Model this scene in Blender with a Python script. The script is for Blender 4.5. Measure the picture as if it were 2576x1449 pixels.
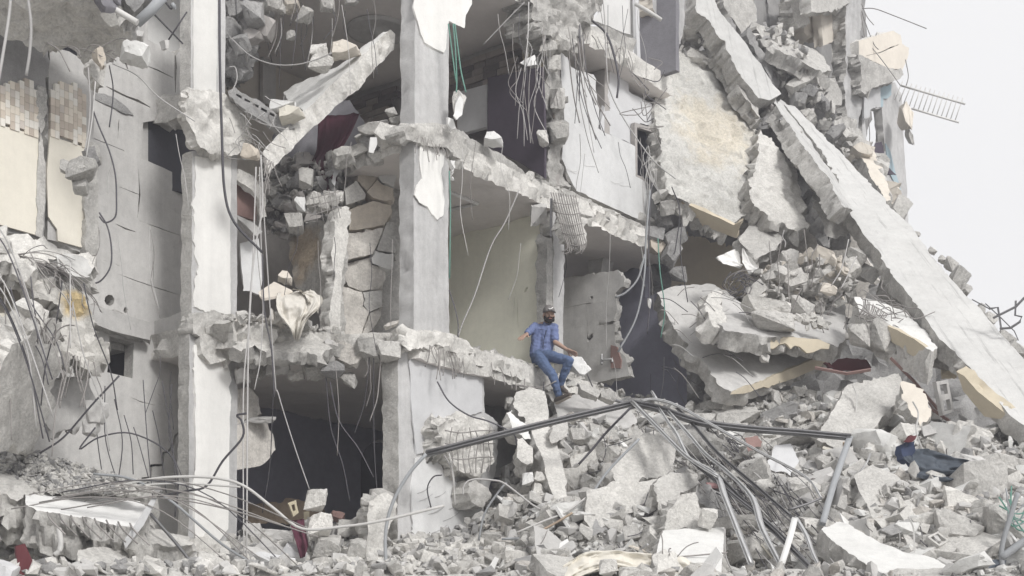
import bpy, bmesh, math, random
import numpy as np
from mathutils import Vector, Matrix, noise, Euler
from mathutils.geometry import delaunay_2d_cdt
random.seed(7)
S = bpy.context.scene
C = S.collection
for o in list(bpy.data.objects): bpy.data.objects.remove(o)
# ------------------------------------------------------------------ camera, sky, sun, exposure
FPX, U0, VH, EYE = 3600.0, 1288.0, 1700.0, 1.6      # focal length and horizon in a 2576 x 1449 frame
cam = bpy.data.cameras.new('camera'); camo = bpy.data.objects.new('camera', cam); C.objects.link(camo)
camo.location = (0, 0, EYE); camo.rotation_euler = (math.radians(90), 0, 0)
cam.sensor_width = 36; cam.lens = 36 * FPX / 2576; cam.shift_y = (VH - 724.5) / 2576
cam.clip_end = 2000; S.camera = camo
SUN_AZ, SUN_EL = 146.0, 35.0                        # degrees clockwise from +Y; elevation
w = bpy.data.worlds.new('World'); S.world = w; w.use_nodes = True
nt = w.node_tree; nt.nodes.clear()
sky = nt.nodes.new('ShaderNodeTexSky'); sky.sky_type = 'NISHITA'; sky.sun_disc = False
sky.sun_elevation = math.radians(SUN_EL); sky.sun_rotation = math.radians(SUN_AZ)
sky.air_density = 1.0; sky.dust_density = 6.0
hs = nt.nodes.new('ShaderNodeHueSaturation'); hs.inputs['Saturation'].default_value = 0.06
mx = nt.nodes.new('ShaderNodeMixRGB'); mx.inputs[0].default_value = 0.88
mx.inputs[2].default_value = (6.1, 6.08, 6.13, 1)   # even white overcast layer in the sky's own units
bg = nt.nodes.new('ShaderNodeBackground'); bg.inputs[1].default_value = 0.1
wo = nt.nodes.new('ShaderNodeOutputWorld')
nt.links.new(sky.outputs[0], hs.inputs['Color']); nt.links.new(hs.outputs[0], mx.inputs[1])
nt.links.new(mx.outputs[0], bg.inputs[0]); nt.links.new(bg.outputs[0], wo.inputs[0])
sl = bpy.data.lights.new('sun', 'SUN'); sl.energy = 1.5; sl.angle = math.radians(14); sl.color = (1, .985, .965)
so = bpy.data.objects.new('sun', sl); C.objects.link(so)
az, el = math.radians(SUN_AZ), math.radians(SUN_EL)
sdir = Vector((math.sin(az) * math.cos(el), math.cos(az) * math.cos(el), math.sin(el)))
so.rotation_euler = sdir.to_track_quat('Z', 'Y').to_euler()
S.view_settings.view_transform = 'Standard'; S.view_settings.look = 'None'
S.view_settings.exposure = 0.77; S.view_settings.gamma = 1.0; S.view_settings.use_curve_mapping = False

# ------------------------------------------------------------------ picture / building coordinates
def W(u, v, d): return Vector(((u - U0) / FPX * d, d, EYE + (VH - v) / FPX * d))
CAMP = Vector((0, 0, EYE))
TH = math.radians(52)
Aax = Vector((math.cos(TH), math.sin(TH), 0)); Iax = Vector((-math.sin(TH), math.cos(TH), 0))   # along the facade / into the building
O0 = Vector((-1.217, 20.1, 0))
def AI(a, i, z=0): return O0 + Aax * a + Iax * i + Vector((0, 0, z))
Z = [3.45, 6.35, 9.25, 12.15]                        # floor levels
class Pl:
    def __init__(s, o, n): s.o = o; s.n = n.normalized()
    def hit(s, u, v):
        r = W(u, v, 1.0) - CAMP
        return CAMP + r * ((s.o - CAMP).dot(s.n) / r.dot(s.n))
def PA(i): return Pl(AI(0, i), Iax)
def PB(a): return Pl(AI(a, 0), Aax)
def PH(z): return Pl(Vector((0, 0, z)), Vector((0, 0, 1)))
def P3(*t):
    p = [W(*q) for q in t]; return Pl(p[0], (p[1] - p[0]).cross(p[2] - p[0]))
def PV(u, d, deg):                                   # upright plane through column u at depth d, running deg away to the right
    t = math.radians(deg); return Pl(W(u, VH, d), Vector((-math.sin(t), math.cos(t), 0)))

# ------------------------------------------------------------------ materials
MATS = {}
def mat(name, col, var=.22, rough=.9, bump=.35, scale=1.0, streak=0.0, stain=None, spots=0.0, metal=0.0, rnd=.12, spec=.25, grain=None):
    m = bpy.data.materials.new(name); m.use_nodes = True; t = m.node_tree; N = t.nodes; L = t.links
    b = N['Principled BSDF']; b.inputs['Roughness'].default_value = rough; b.inputs['Metallic'].default_value = metal
    b.inputs['Specular IOR Level'].default_value = spec
    g = N.new('ShaderNodeNewGeometry')
    def nz(sc, det=6, ro=.6, vec=None):
        n = N.new('ShaderNodeTexNoise'); n.inputs['Scale'].default_value = sc; n.inputs['Detail'].default_value = det
        n.inputs['Roughness'].default_value = ro; L.new(vec or g.outputs['Position'], n.inputs['Vector']); return n
    def mth(op, a, bb):
        n = N.new('ShaderNodeMath'); n.operation = op
        for k, x in ((0, a), (1, bb)):
            if isinstance(x, (int, float)): n.inputs[k].default_value = x
            else: L.new(x, n.inputs[k])
        return n.outputs[0]
    big = nz(1.1 * scale, 5, .62); fine = nz(9 * scale, 6, .7); grit = nz(60 * scale, 3, .7)
    val = mth('ADD', mth('MULTIPLY', mth('SUBTRACT', big.outputs[0], .5), var * 2.6), mth('MULTIPLY', mth('SUBTRACT', fine.outputs[0], .5), var * 2.2))
    val = mth('ADD', val, mth('MULTIPLY', mth('SUBTRACT', grit.outputs[0], .5), var * 1.6))
    if streak:
        mp = N.new('ShaderNodeMapping'); mp.inputs['Scale'].default_value = (7, 7, .45); L.new(g.outputs['Position'], mp.inputs[0])
        st = nz(1.3, 5, .65, mp.outputs[0]); val = mth('ADD', val, mth('MULTIPLY', mth('SUBTRACT', st.outputs[0], .52), streak * 2.6))
    if grain:                                        # scratches along a slab's length
        ln = Vector(grain).normalized(); sd_ = ln.cross(Vector((0, -1, .6))).normalized(); cb = N.new('ShaderNodeCombineXYZ')
        for k, (ax, f) in enumerate(((ln, .35), (sd_, 5.0))):
            dt = N.new('ShaderNodeVectorMath'); dt.operation = 'DOT_PRODUCT'; L.new(g.outputs['Position'], dt.inputs[0]); dt.inputs[1].default_value = ax * f; L.new(dt.outputs['Value'], cb.inputs[k])
        gn = nz(1.6, 6, .7, cb.outputs[0]); r = N.new('ShaderNodeMapRange'); r.inputs[1].default_value = .56; r.inputs[2].default_value = .72; L.new(gn.outputs[0], r.inputs[0])
        val = mth('SUBTRACT', val, mth('MULTIPLY', r.outputs[0], .45))
    if spots:
        sp = nz(5, 4, .75); r = N.new('ShaderNodeMapRange'); r.inputs[1].default_value = .60; r.inputs[2].default_value = .68
        L.new(sp.outputs[0], r.inputs[0]); val = mth('SUBTRACT', val, mth('MULTIPLY', r.outputs[0], spots))
    if bump >= .6:
        vo = N.new('ShaderNodeTexVoronoi'); vo.inputs['Scale'].default_value = 38; L.new(g.outputs['Position'], vo.inputs['Vector'])
        sx = N.new('ShaderNodeSeparateColor'); L.new(vo.outputs['Color'], sx.inputs[0]); val = mth('ADD', val, mth('MULTIPLY', mth('SUBTRACT', sx.outputs[0], .5), .24))
        md2 = nz(.45, 3, .5); val = mth('ADD', val, mth('MULTIPLY', mth('SUBTRACT', md2.outputs[0], .5), .5))
    oi = N.new('ShaderNodeObjectInfo')
    val = mth('ADD', val, mth('MULTIPLY', mth('SUBTRACT', oi.outputs['Random'], .5), rnd * 2))
    val = mth('ADD', val, 1.0)
    mul = N.new('ShaderNodeVectorMath'); mul.operation = 'SCALE'; L.new(val, mul.inputs['Scale'])
    csrc = N.new('ShaderNodeRGB'); csrc.outputs[0].default_value = (*col, 1); cout = csrc.outputs[0]
    if stain:                                        # a mineral stain: centre, radius, colour
        c, rad, sc = stain
        d = N.new('ShaderNodeVectorMath'); d.operation = 'DISTANCE'; L.new(g.outputs['Position'], d.inputs[0]); d.inputs[1].default_value = c
        wob = mth('ADD', d.outputs['Value'], mth('MULTIPLY', mth('SUBTRACT', nz(2.2, 6, .7).outputs[0], .5), rad * 1.9))
        r = N.new('ShaderNodeMapRange'); r.inputs[1].default_value = rad; r.inputs[2].default_value = rad * .55; L.new(wob, r.inputs[0])
        mm = N.new('ShaderNodeMixRGB'); L.new(r.outputs[0], mm.inputs[0]); L.new(cout, mm.inputs[1]); mm.inputs[2].default_value = (*sc, 1); cout = mm.outputs[0]
    L.new(cout, mul.inputs[0]); L.new(mul.outputs[0], b.inputs['Base Color'])
    if bump:
        bn = N.new('ShaderNodeBump'); bn.inputs['Strength'].default_value = bump; bn.inputs['Distance'].default_value = .03
        h = mth('ADD', fine.outputs[0], mth('MULTIPLY', grit.outputs[0], .45)); L.new(h, bn.inputs['Height']); L.new(bn.outputs[0], b.inputs['Normal'])
    MATS[name] = m; return m
mat('raw', (.46, .448, .425), .30, bump=.8, spots=.1)
mat('rawlight', (.57, .555, .525), .26, bump=.8)
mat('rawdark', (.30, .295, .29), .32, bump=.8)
mat('colgrey', (.45, .445, .44), .24, bump=.3, streak=.16)
mat('colwhite', (.69, .68, .655), .10, bump=.12, streak=.07)
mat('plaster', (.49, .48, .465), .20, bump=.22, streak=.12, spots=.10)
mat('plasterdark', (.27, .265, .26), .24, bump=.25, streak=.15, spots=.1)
mat('white', (.70, .695, .68), .10, bump=.12)
mat('whiteslab', (.64, .635, .615), .17, bump=.4, streak=.05)
mat('cream', (.66, .625, .545), .08, bump=.1, streak=.05)
mat('yellow', (.80, .79, .67), .10, bump=.08, streak=.05)
mat('tan', (.58, .515, .40), .10, bump=.15)
mat('beige', (.60, .555, .49), .12, bump=.2)
mat('stone', (.53, .475, .405), .26, bump=.5, streak=.2)
mat('stonegrey', (.50, .475, .44), .28, bump=.6, streak=.22)
mat('ceil', (.66, .625, .60), .10, bump=.12)
mat('taupe', (.36, .34, .325), .2, bump=.3)
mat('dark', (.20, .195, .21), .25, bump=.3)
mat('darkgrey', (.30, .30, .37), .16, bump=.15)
mat('wardrobe', (.055, .045, .06), .25, rough=.6, bump=.05)
mat('maroon', (.10, .032, .05), .3, bump=.3)
mat('redbrown', (.23, .15, .135), .25, bump=.2)
mat('red', (.10, .03, .034), .25, bump=.2)
mat('bluewall', (.36, .45, .49), .12, bump=.12)
mat('panel', (.54, .54, .545), .12, rough=.5, bump=.06)
mat('marble', (.68, .68, .675), .14, rough=.45, bump=.08)
mat('cable', (.075, .072, .08), .2, rough=.6, bump=0, rnd=.4)
mat('cablepale', (.42, .41, .40), .15, rough=.6, bump=0, rnd=.2)
mat('cablegreen', (.12, .26, .21), .15, rough=.5, bump=0)
mat('rebar', (.25, .235, .225), .25, rough=.75, bump=.1, rnd=.25)
mat('alu', (.55, .55, .55), .2, rough=.5, bump=.04, metal=.55)
mat('aludark', (.17, .168, .172), .18, rough=.45, bump=.04, metal=.4)
mat('pipe', (.55, .54, .52), .1, rough=.5, bump=.03)
mat('pipegrey', (.30, .31, .32), .1, rough=.55, bump=.03)
mat('cloth', (.64, .61, .555), .10, bump=.15)
mat('clothwhite', (.74, .73, .71), .06, bump=.1)
mat('tarp', (.075, .09, .11), .3, rough=.55, bump=.15)
mat('blueclothes', (.045, .06, .11), .3, bump=.2)
mat('pink', (.50, .30, .30), .3, bump=.2)
mat('wood', (.34, .27, .205), .3, bump=.3, streak=.2)
mat('ochre', (.46, .41, .30), .15, bump=.15)
mat('t0', (.70, .64, .55), .06, rough=.35, bump=.02, rnd=.05); mat('t1', (.60, .53, .45), .06, rough=.35, bump=.02, rnd=.06)
mat('t2', (.50, .435, .37), .06, rough=.35, bump=.02, rnd=.06); mat('t3', (.74, .71, .65), .05, rough=.35, bump=.02, rnd=.04)
mat('t4', (.56, .51, .46), .06, rough=.35, bump=.02, rnd=.05)
mat('s0', (.20, .175, .16), .3, bump=.5); mat('s1', (.28, .245, .215), .3, bump=.5); mat('s2', (.14, .12, .115), .3, bump=.5)
mat('opening_shade', (.06, .06, .07), .2, bump=.2)  # near-black: the shade inside deep openings is put into the colour
mat('street', (.24, .235, .225), .3, bump=.5)

# ------------------------------------------------------------------ object helpers
def link(name, me, parent=None, label=None, cat=None, group=None, kind=None):
    o = bpy.data.objects.new(name, me); C.objects.link(o)
    if parent: o.parent = parent
    if label: o['label'] = label
    if cat: o['category'] = cat
    if group: o['group'] = group
    if kind: o['kind'] = kind
    return o
def empty(name, loc, label, cat, group=None):
    o = link(name, None, None, label, cat, group); o.location = loc; return o
def adopt(o, p):                                     # parent keeping world place (parents are unrotated)
    o.parent = p; o.matrix_parent_inverse = Matrix.Translation(-p.location) if p.data is None else p.matrix_basis.inverted()
def mesh(name, V, F, mats, mi=None, smooth=False):
    me = bpy.data.meshes.new(name); me.from_pydata([tuple(v) for v in V], [], F)
    for m in mats: me.materials.append(MATS[m] if isinstance(m, str) else m)
    if mi is not None: me.polygons.foreach_set('material_index', mi)
    if smooth: me.polygons.foreach_set('use_smooth', [True] * len(F))
    me.update(); return me
def put(name, me, parent=None, label=None, cat=None, group=None, kind=None):
    o = link(name, me, None, label, cat, group, kind)
    if parent: adopt(o, parent)
    return o
def recentre(o):                                     # origin to the base centre of its own mesh
    me = o.data; n = len(me.vertices); co = np.empty(n * 3); me.vertices.foreach_get('co', co); co = co.reshape(-1, 3)
    c = Vector(((co[:, 0].min() + co[:, 0].max()) / 2, (co[:, 1].min() + co[:, 1].max()) / 2, co[:, 2].min()))
    me.transform(Matrix.Translation(-c)); o.location = c; return o
def inside(pts, poly):
    x, y = pts[:, 0], pts[:, 1]; r = np.zeros(len(pts), bool); n = len(poly)
    for k in range(n):
        x1, y1 = poly[k]; x2, y2 = poly[(k + 1) % n]
        c = ((y1 > y) != (y2 > y)) & (x < (x2 - x1) * (y - y1) / ((y2 - y1) if y2 != y1 else 1e-9) + x1); r ^= c
    return r
def refine(poly, step, jag, seed):
    out = []; n = len(poly)
    for k in range(n):
        p, q = Vector(poly[k]), Vector(poly[(k + 1) % n]); L = (q - p).length
        if L < 1e-5: continue
        m = max(1, int(L / step)); nn = Vector((-(q - p).y, (q - p).x)) / L
        for j in range(m):
            c = p.lerp(q, j / m)
            if jag:
                f = noise.noise((c.x * 2.3 + seed, c.y * 2.3, seed)) + .6 * noise.noise((c.x * 8 + seed, c.y * 8, 3.1)) + .35 * noise.noise((c.x * 21, c.y * 21 + seed, 7.7))
                c = c + nn * jag * f * 1.9 * (.22 + 3.2 * max(0, noise.noise((c.x * 1.1, c.y * 1.1, seed))))
            out.append((c.x, c.y))
    return out
SEED = [1.0]
def plate(name, P, thick, m, side=None, back=None, holes=(), jag=.03, rough=.012, grid=.2, edge=.025, parent=None, up=False, bend=None,
          label=None, cat=None, group=None, kind=None, vec=None):
    """a slab with a front outline P (nearly coplanar points), real thickness, uneven faces and broken rims"""
    SEED[0] += 3.71; sd = SEED[0]
    side = side or m; back = back or side
    if edge >= .03: grid *= .72
    c = sum(P, Vector()) / len(P); n = Vector()
    for k in range(len(P)):
        p, q = P[k] - c, P[(k + 1) % len(P)] - c; n += p.cross(q)
    n.normalize()
    if up:
        if n.z < 0: n = -n
    elif n.dot(CAMP - c) < 0: n = -n
    ex = n.cross(Vector((0, 0, 1)));
    if ex.length < .1: ex = Vector((1, 0, 0))
    ex.normalize(); ey = n.cross(ex)
    f2 = lambda p: ((p - c).dot(ex), (p - c).dot(ey))
    poly = refine([f2(p) for p in P], grid * .55, jag, sd)
    hp = [refine([f2(p) for p in h], grid * .55, jag * .35, sd) for h in holes]
    A = np.array(poly); lo, hi = A.min(0), A.max(0)
    gx = np.arange(lo[0], hi[0], grid); gy = np.arange(lo[1], hi[1], grid)
    if len(gx) * len(gy) > 6000:
        k = math.sqrt(len(gx) * len(gy) / 6000); gx = np.arange(lo[0], hi[0], grid * k); gy = np.arange(lo[1], hi[1], grid * k)
    rs = np.random.RandomState(int(sd * 10) % 99999)
    G = np.array([(x, y) for x in gx for y in gy]) if len(gx) * len(gy) else np.zeros((0, 2))
    if len(G):
        G = G + rs.uniform(-.35, .35, G.shape) * grid; G = G[inside(G, poly)]
        allb = np.vstack([A] + [np.array(h) for h in hp])
        if len(G): G = G[(((G[:, None, :] - allb[None, :, :]) ** 2).sum(2).min(1)) > (grid * .35) ** 2]
        for h in hp:
            if len(G): G = G[~inside(G, h)]
    V2 = [Vector(p) for p in poly]; E = [(k, (k + 1) % len(poly)) for k in range(len(poly))]
    for h in hp:
        s = len(V2); V2 += [Vector(p) for p in h]; E += [(s + k, s + (k + 1) % len(h)) for k in range(len(h))]
    V2 += [Vector(p) for p in G]
    ov, _, of, _, _, _ = delaunay_2d_cdt(V2, E, [], 0, 1e-5)
    cen = np.array([[sum(ov[k].x for k in f) / len(f), sum(ov[k].y for k in f) / len(f)] for f in of])
    keep = inside(cen, poly)
    for h in hp: keep &= ~inside(cen, h)
    tri = [list(f) for f, k in zip(of, keep) if k]
    tri = [f if (ov[f[1]] - ov[f[0]]).cross(ov[f[2]] - ov[f[0]]) > 0 else f[::-1] for f in tri]
    he = {}
    for f in tri:
        for k in range(3): he[(f[k], f[(k + 1) % 3])] = 1
    bnd = [e for e in he if (e[1], e[0]) not in he]
    outn = {}
    for a, b in bnd:
        d = ov[b] - ov[a]; o = Vector((d.y, -d.x));
        if o.length: o.normalize()
        for q in (a, b): outn[q] = outn.get(q, Vector((0, 0))) + o
    nv = len(ov); t3 = vec if vec is not None else -n * thick
    V = []
    for p in ov:
        w3 = c + ex * p.x + ey * p.y
        r = rough * (1.5 * noise.noise(w3 * 2.1 + Vector((sd, 0, 0))) + 1.0 * noise.noise(w3 * 6.5) + .5 * noise.noise(w3 * 17))
        V.append(w3 + n * (r + (bend(p.x, p.y) if bend else 0)))
    F = [tuple(f) for f in tri]; mi = [0] * len(F)
    bo = {}
    for p in range(nv): bo[p] = p + nv
    for k, p in enumerate(ov):
        w3 = V[k] + t3
        r = rough * (1.5 * noise.noise(w3 * 2.1) + noise.noise(w3 * 6.5))
        q = w3 - n * r
        if k in outn:
            o = outn[k];
            if o.length: o.normalize()
            q = q + (ex * o.x + ey * o.y) * (edge * 1.6 * noise.noise(w3 * 7) + min(jag, .06) * 1.2 * noise.noise(w3 * 3 + Vector((0, 0, sd))))
        V.append(q)
    F += [tuple(bo[k] for k in f[::-1]) for f in tri]; mi += [2] * len(tri)
    K = max(3, min(7, int(thick / .08))) if thick > .1 and edge > .005 else 1; rj = (edge * 2.0 + min(jag, .06) * .9)
    ring = {}
    for k in outn:
        o = outn[k]; o3 = ex * o.x + ey * o.y
        row = [k]
        for j in range(1, K):
            s = j / K; q = V[k].lerp(V[bo[k]], s); f = .8 * noise.noise(q * 3.1 + Vector((sd, 0, 0))) + noise.noise(q * 6 + Vector((0, sd, 0))) + .7 * noise.noise(q * 19) + .4 * noise.noise(q * 41)
            V.append(q + o3 * rj * f * (.25 + 1.6 * abs(noise.noise(q * 1.7 + Vector((sd, sd, 0)))))); row.append(len(V) - 1)
        row.append(bo[k]); ring[k] = row
    for a, b in bnd:
        ra, rb = ring[a], ring[b]
        for j in range(K): F.append((ra[j], ra[j + 1], rb[j + 1], rb[j])); mi.append(1)
    me = mesh(name, V, F, [m, side, back], mi, True); me.set_sharp_from_angle(angle=math.radians(38))
    o = put(name, me, parent, label, cat, group, kind)
    if not parent: recentre(o)
    return o
def pp(name, pl, pts, thick, m, **k):                # plate from an outline seen on a plane
    k['holes'] = [[pl.hit(*q) for q in h] for h in k.get('holes', ())]
    return plate(name, [pl.hit(*q) for q in pts], thick, m, **k)
def crack(pl_pts, wpx=3):                            # a thin jagged opening along a line
    L, R = [], []
    for k, (u, v) in enumerate(pl_pts):
        a = pl_pts[max(0, k - 1)]; b = pl_pts[min(len(pl_pts) - 1, k + 1)]
        dx, dy = b[0] - a[0], b[1] - a[1]; n = math.hypot(dx, dy) or 1
        h = wpx * (.5 if 0 < k < len(pl_pts) - 1 else .12) * random.uniform(.7, 1.3)
        L.append((u - dy / n * h, v + dx / n * h)); R.append((u + dy / n * h, v - dx / n * h))
    return L + R[::-1]
def boxai(name, a0, a1, i0, i1, z0, z1, m, parent=None, **k):
    V = [AI(a, i, z) for z in (z0, z1) for a, i in ((a0, i0), (a1, i0), (a1, i1), (a0, i1))]
    F = [(3, 2, 1, 0), (4, 5, 6, 7), (0, 1, 5, 4), (1, 2, 6, 5), (2, 3, 7, 6), (3, 0, 4, 7)]
    return put(name, mesh(name, V, F, [m]), parent, **k)
def smooth_path(P, k=5):
    if len(P) < 3: return P
    out = []; Q = [P[0] * 2 - P[1]] + P + [P[-1] * 2 - P[-2]]
    for i in range(1, len(Q) - 2):
        a, b, c, d = Q[i - 1:i + 3]
        for j in range(k):
            t = j / k; out.append(.5 * ((2 * b) + (c - a) * t + (2 * a - 5 * b + 4 * c - d) * t * t + (3 * b - a - 3 * c + d) * t ** 3))
    out.append(P[-1]); return out
def tube_mesh(name, P, r, m, sides=6, smooth=True, sub=5, prof=None):
    if smooth: P = smooth_path(P, sub)
    V, F = [], []; up = Vector((.31, .2, .93)); n = len(P)
    prof = prof or [(math.cos(2 * math.pi * k / sides) * r, math.sin(2 * math.pi * k / sides) * r) for k in range(sides)]
    s = len(prof)
    for k, p in enumerate(P):
        t = (P[min(n - 1, k + 1)] - P[max(0, k - 1)]);
        if t.length < 1e-6: t = Vector((0, 0, 1))
        t.normalize(); x = t.cross(up)
        if x.length < .05: x = t.cross(Vector((1, 0, 0)))
        x.normalize(); y = t.cross(x)
        V += [p + x * a + y * b for a, b in prof]
    for k in range(n - 1):
        for j in range(s):
            a, b = k * s + j, k * s + (j + 1) % s; F.append((a, b, b + s, a + s))
    F += [tuple(range(s))[::-1], tuple((n - 1) * s + j for j in range(s))]
    me = mesh(name, V, F, [m])
    if s > 4: me.polygons.foreach_set('use_smooth', [True] * (len(F) - 2) + [False] * 2)
    return me
def tube(name, P, r, m, parent=None, label=None, cat=None, group=None, **k):
    o = put(name, tube_mesh(name, P, r, m, **k), parent, label, cat, group)
    return o if parent else recentre(o)
def strand(pts, d, r=.009, m='cable', name='cable', label='', cat='cable', group=None, parent=None, **k):
    P = [W(q[0], q[1], q[2] if len(q) > 2 else d) for q in pts]
    return tube(name, P, r * .8, m, parent, label or None, cat if not parent else None, group, **k)

# ------------------------------------------------------------------ broken concrete lumps
def hull_bm(seed, box=(1, .8, .65)):
    """an angular broken piece: a box with shifted corners, some of them snapped off"""
    rs = random.Random(seed * 17 + 3); bm = bmesh.new(); P = []
    for sx in (-1, 1):
        for sy in (-1, 1):
            for sz in (-1, 1):
                c = Vector((sx * box[0], sy * box[1], sz * box[2])); j = lambda e: rs.uniform(-.42, .3) * e
                c += Vector((j(box[0]), j(box[1]), j(box[2]))); r = rs.random()
                if r < .45:
                    for ax in range(3):
                        q = c.copy(); q[ax] -= (sx, sy, sz)[ax] * box[ax] * rs.uniform(.25, 1.0); P.append(q)
                elif r < .68: P.append(c * rs.uniform(.45, .7))
                else: P.append(c)
    for p in P: bm.verts.new(p)
    h = bmesh.ops.convex_hull(bm, input=list(bm.verts)); bad = [v for v in bm.verts if not v.link_faces]
    if bad: bmesh.ops.delete(bm, geom=bad, context='VERTS')
    bmesh.ops.dissolve_limit(bm, angle_limit=.06, verts=bm.verts, edges=bm.edges)
    bmesh.ops.triangulate(bm, faces=bm.faces); return bm
def lump(seed, lev=2, box=(1, .8, .65), planes=5, amp=.035):
    bm = hull_bm(seed, box)
    if lev > 1:
        for it in range(4):
            e = [e for e in bm.edges if e.calc_length() > (.30 if lev > 2 else .5)]
            if e: bmesh.ops.subdivide_edges(bm, edges=e, cuts=1); bmesh.ops.triangulate(bm, faces=bm.faces)
        bm.normal_update()
        for v in bm.verts:
            p = v.co; f = noise.noise(p * 2.2 + Vector((seed * 3.3, 0, 0))) + .8 * noise.noise(p * 5.5 + Vector((0, seed, 0))) + .5 * noise.noise(p * 12)
            v.co = p + v.normal * amp * 1.7 * f
    me = bpy.data.meshes.new('lump'); bm.to_mesh(me); bm.free()
    if lev > 1: me.polygons.foreach_set('use_smooth', [True] * len(me.polygons)); me.set_sharp_from_angle(angle=math.radians(22))
    return me
LM = {}
def lumps(mname):
    if mname not in LM:
        base = LB; LM[mname] = []
        for me in base:
            c = me.copy(); c.materials.clear(); c.materials.append(MATS[mname]); LM[mname].append(c)
    return LM[mname]
LB = [lump(s, 3, b) for s, b in enumerate([(1, .8, .7), (1, .7, .5), (1, .95, .35), (1, .55, .5), (1, .85, .8), (1, .6, .28), (1, .9, .6), (1, .75, .4), (1, .5, .35), (.9, .9, .9)])]
def chunk(p, size, m='raw', seed=None, rot=None, label=None, group=None, name='concrete_chunk', parent=None, cat='concrete chunk', k=None):
    """one lump of rubble; size = (w, d, h) in metres or one number"""
    rs = random.Random(seed if seed is not None else random.random())
    L = lumps(m); me = L[(rs.randrange(len(L)) if k is None else k) % len(L)]
    o = link(name, me, None, label, cat if not parent else None, group)
    s = Vector((size,) * 3) if isinstance(size, (int, float)) else Vector(size)
    o.location = p; o.scale = s * .5
    o.rotation_euler = rot if rot is not None else (rs.uniform(-3, 3), rs.uniform(-3, 3), rs.uniform(-3, 3))
    if parent: adopt(o, parent)
    return o
def cpx(u, v, d, w, h, tilt=0, m='raw', seed=None, dep=None, label=None, group=None, k=None, yaw=None, **kw):
    """a lump placed by where it sits and how large it looks; tilt in degrees clockwise as seen"""
    sw, sh = w / FPX * d, h / FPX * d; dp = dep or (sw + sh) * .5
    rs = random.Random(seed if seed is not None else u * 7 + v)
    rot = (Matrix.Rotation(math.radians(tilt), 3, 'Y') @ Matrix.Rotation(rs.uniform(-.4, .4), 3, 'X')).to_euler()
    L = lumps(m); kk = k if k is not None else rs.randrange(len(L)); me = L[kk % len(L)]
    co = [v.co for v in me.vertices]; ext = [max(c[j] for c in co) - min(c[j] for c in co) for j in range(3)]
    o = chunk(W(u, v, d), 1, m, rs.random(), rot, label, group, k=kk, **kw)
    o.scale = (sw / ext[0], dp / ext[1], sh / ext[2]); return o
def stuff(name, pts, sizes, m, label, cat, lev=1, flat=.7, parent=None):
    """many small lumps nobody could count, as one mesh"""
    protos = []
    for s in range(24):
        me = lump(100 + s, lev, (1, random.uniform(.45, .95), random.uniform(.16, flat)), 7, .04)
        V = np.array([v.co for v in me.vertices]); F = np.array([p.vertices for p in me.polygons]); protos.append((V, F)); bpy.data.meshes.remove(me)
    rs = np.random.RandomState(5); VV, FF = [], []; off = 0
    for p, s in zip(pts, sizes):
        V, F = protos[rs.randint(24)]
        R = np.array(Euler(rs.uniform(-3, 3, 3)).to_matrix()) if rs.rand() < .6 else np.array(Euler((rs.uniform(-.4, .4), rs.uniform(-.4, .4), rs.uniform(-3, 3))).to_matrix())
        VV.append((V * s * .5) @ R.T + np.array(p)); FF.append(F + off); off += len(V)
    V = np.vstack(VV); F = np.vstack(FF)
    me = bpy.data.meshes.new(name); me.vertices.add(len(V)); me.vertices.foreach_set('co', V.ravel().astype(np.float32))
    me.loops.add(F.size); me.loops.foreach_set('vertex_index', F.ravel().astype(np.int32))
    me.polygons.add(len(F)); me.polygons.foreach_set('loop_start', np.arange(0, F.size, 3, dtype=np.int32)); me.polygons.foreach_set('loop_total', np.full(len(F), 3, np.int32))
    ms = m if isinstance(m, (list, tuple)) else [m]
    for x in ms: me.materials.append(MATS[x])
    if len(ms) > 1:
        per = len(FF[0]); idx = np.repeat(rs.randint(0, len(ms), len(FF)), [len(f) for f in FF]); me.polygons.foreach_set('material_index', idx.astype(np.int32))
    me.update(calc_edges=True); me.validate(); me.polygons.foreach_set('use_smooth', [False] * len(me.polygons)); me.update()
    return put(name, me, parent, label, cat, None, 'stuff')
def rebars(parent, p, q, n, dirv, ln, r=.007, spread=.35, m='rebar', sag=.25, name='rebar', hook=.3):
    """bars sticking out of a broken rim between p and q"""
    for k in range(n):
        a = p.lerp(q, (k + random.uniform(.2, .8)) / n); L = ln * random.uniform(.4, 1.3)
        d = (dirv + Vector((random.uniform(-1, 1), random.uniform(-1, 1), random.uniform(-1, 1))) * spread).normalized()
        pts = [a - d * .05, a + d * L * .4]; d2 = (d + Vector((random.uniform(-1, 1), random.uniform(-1, 1), random.uniform(-.6, .3))) * hook).normalized()
        pts.append(pts[-1] + d2 * L * .35 + Vector((0, 0, -sag * L * .3))); d3 = (d2 + Vector((random.uniform(-1, 1), random.uniform(-1, 1), random.uniform(-1, .3))) * hook).normalized()
        pts.append(pts[-1] + d3 * L * .25 + Vector((0, 0, -sag * L * .4)))
        tube(name, pts, r * random.uniform(.8, 1.2), m, parent, sides=5, sub=3)
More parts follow.
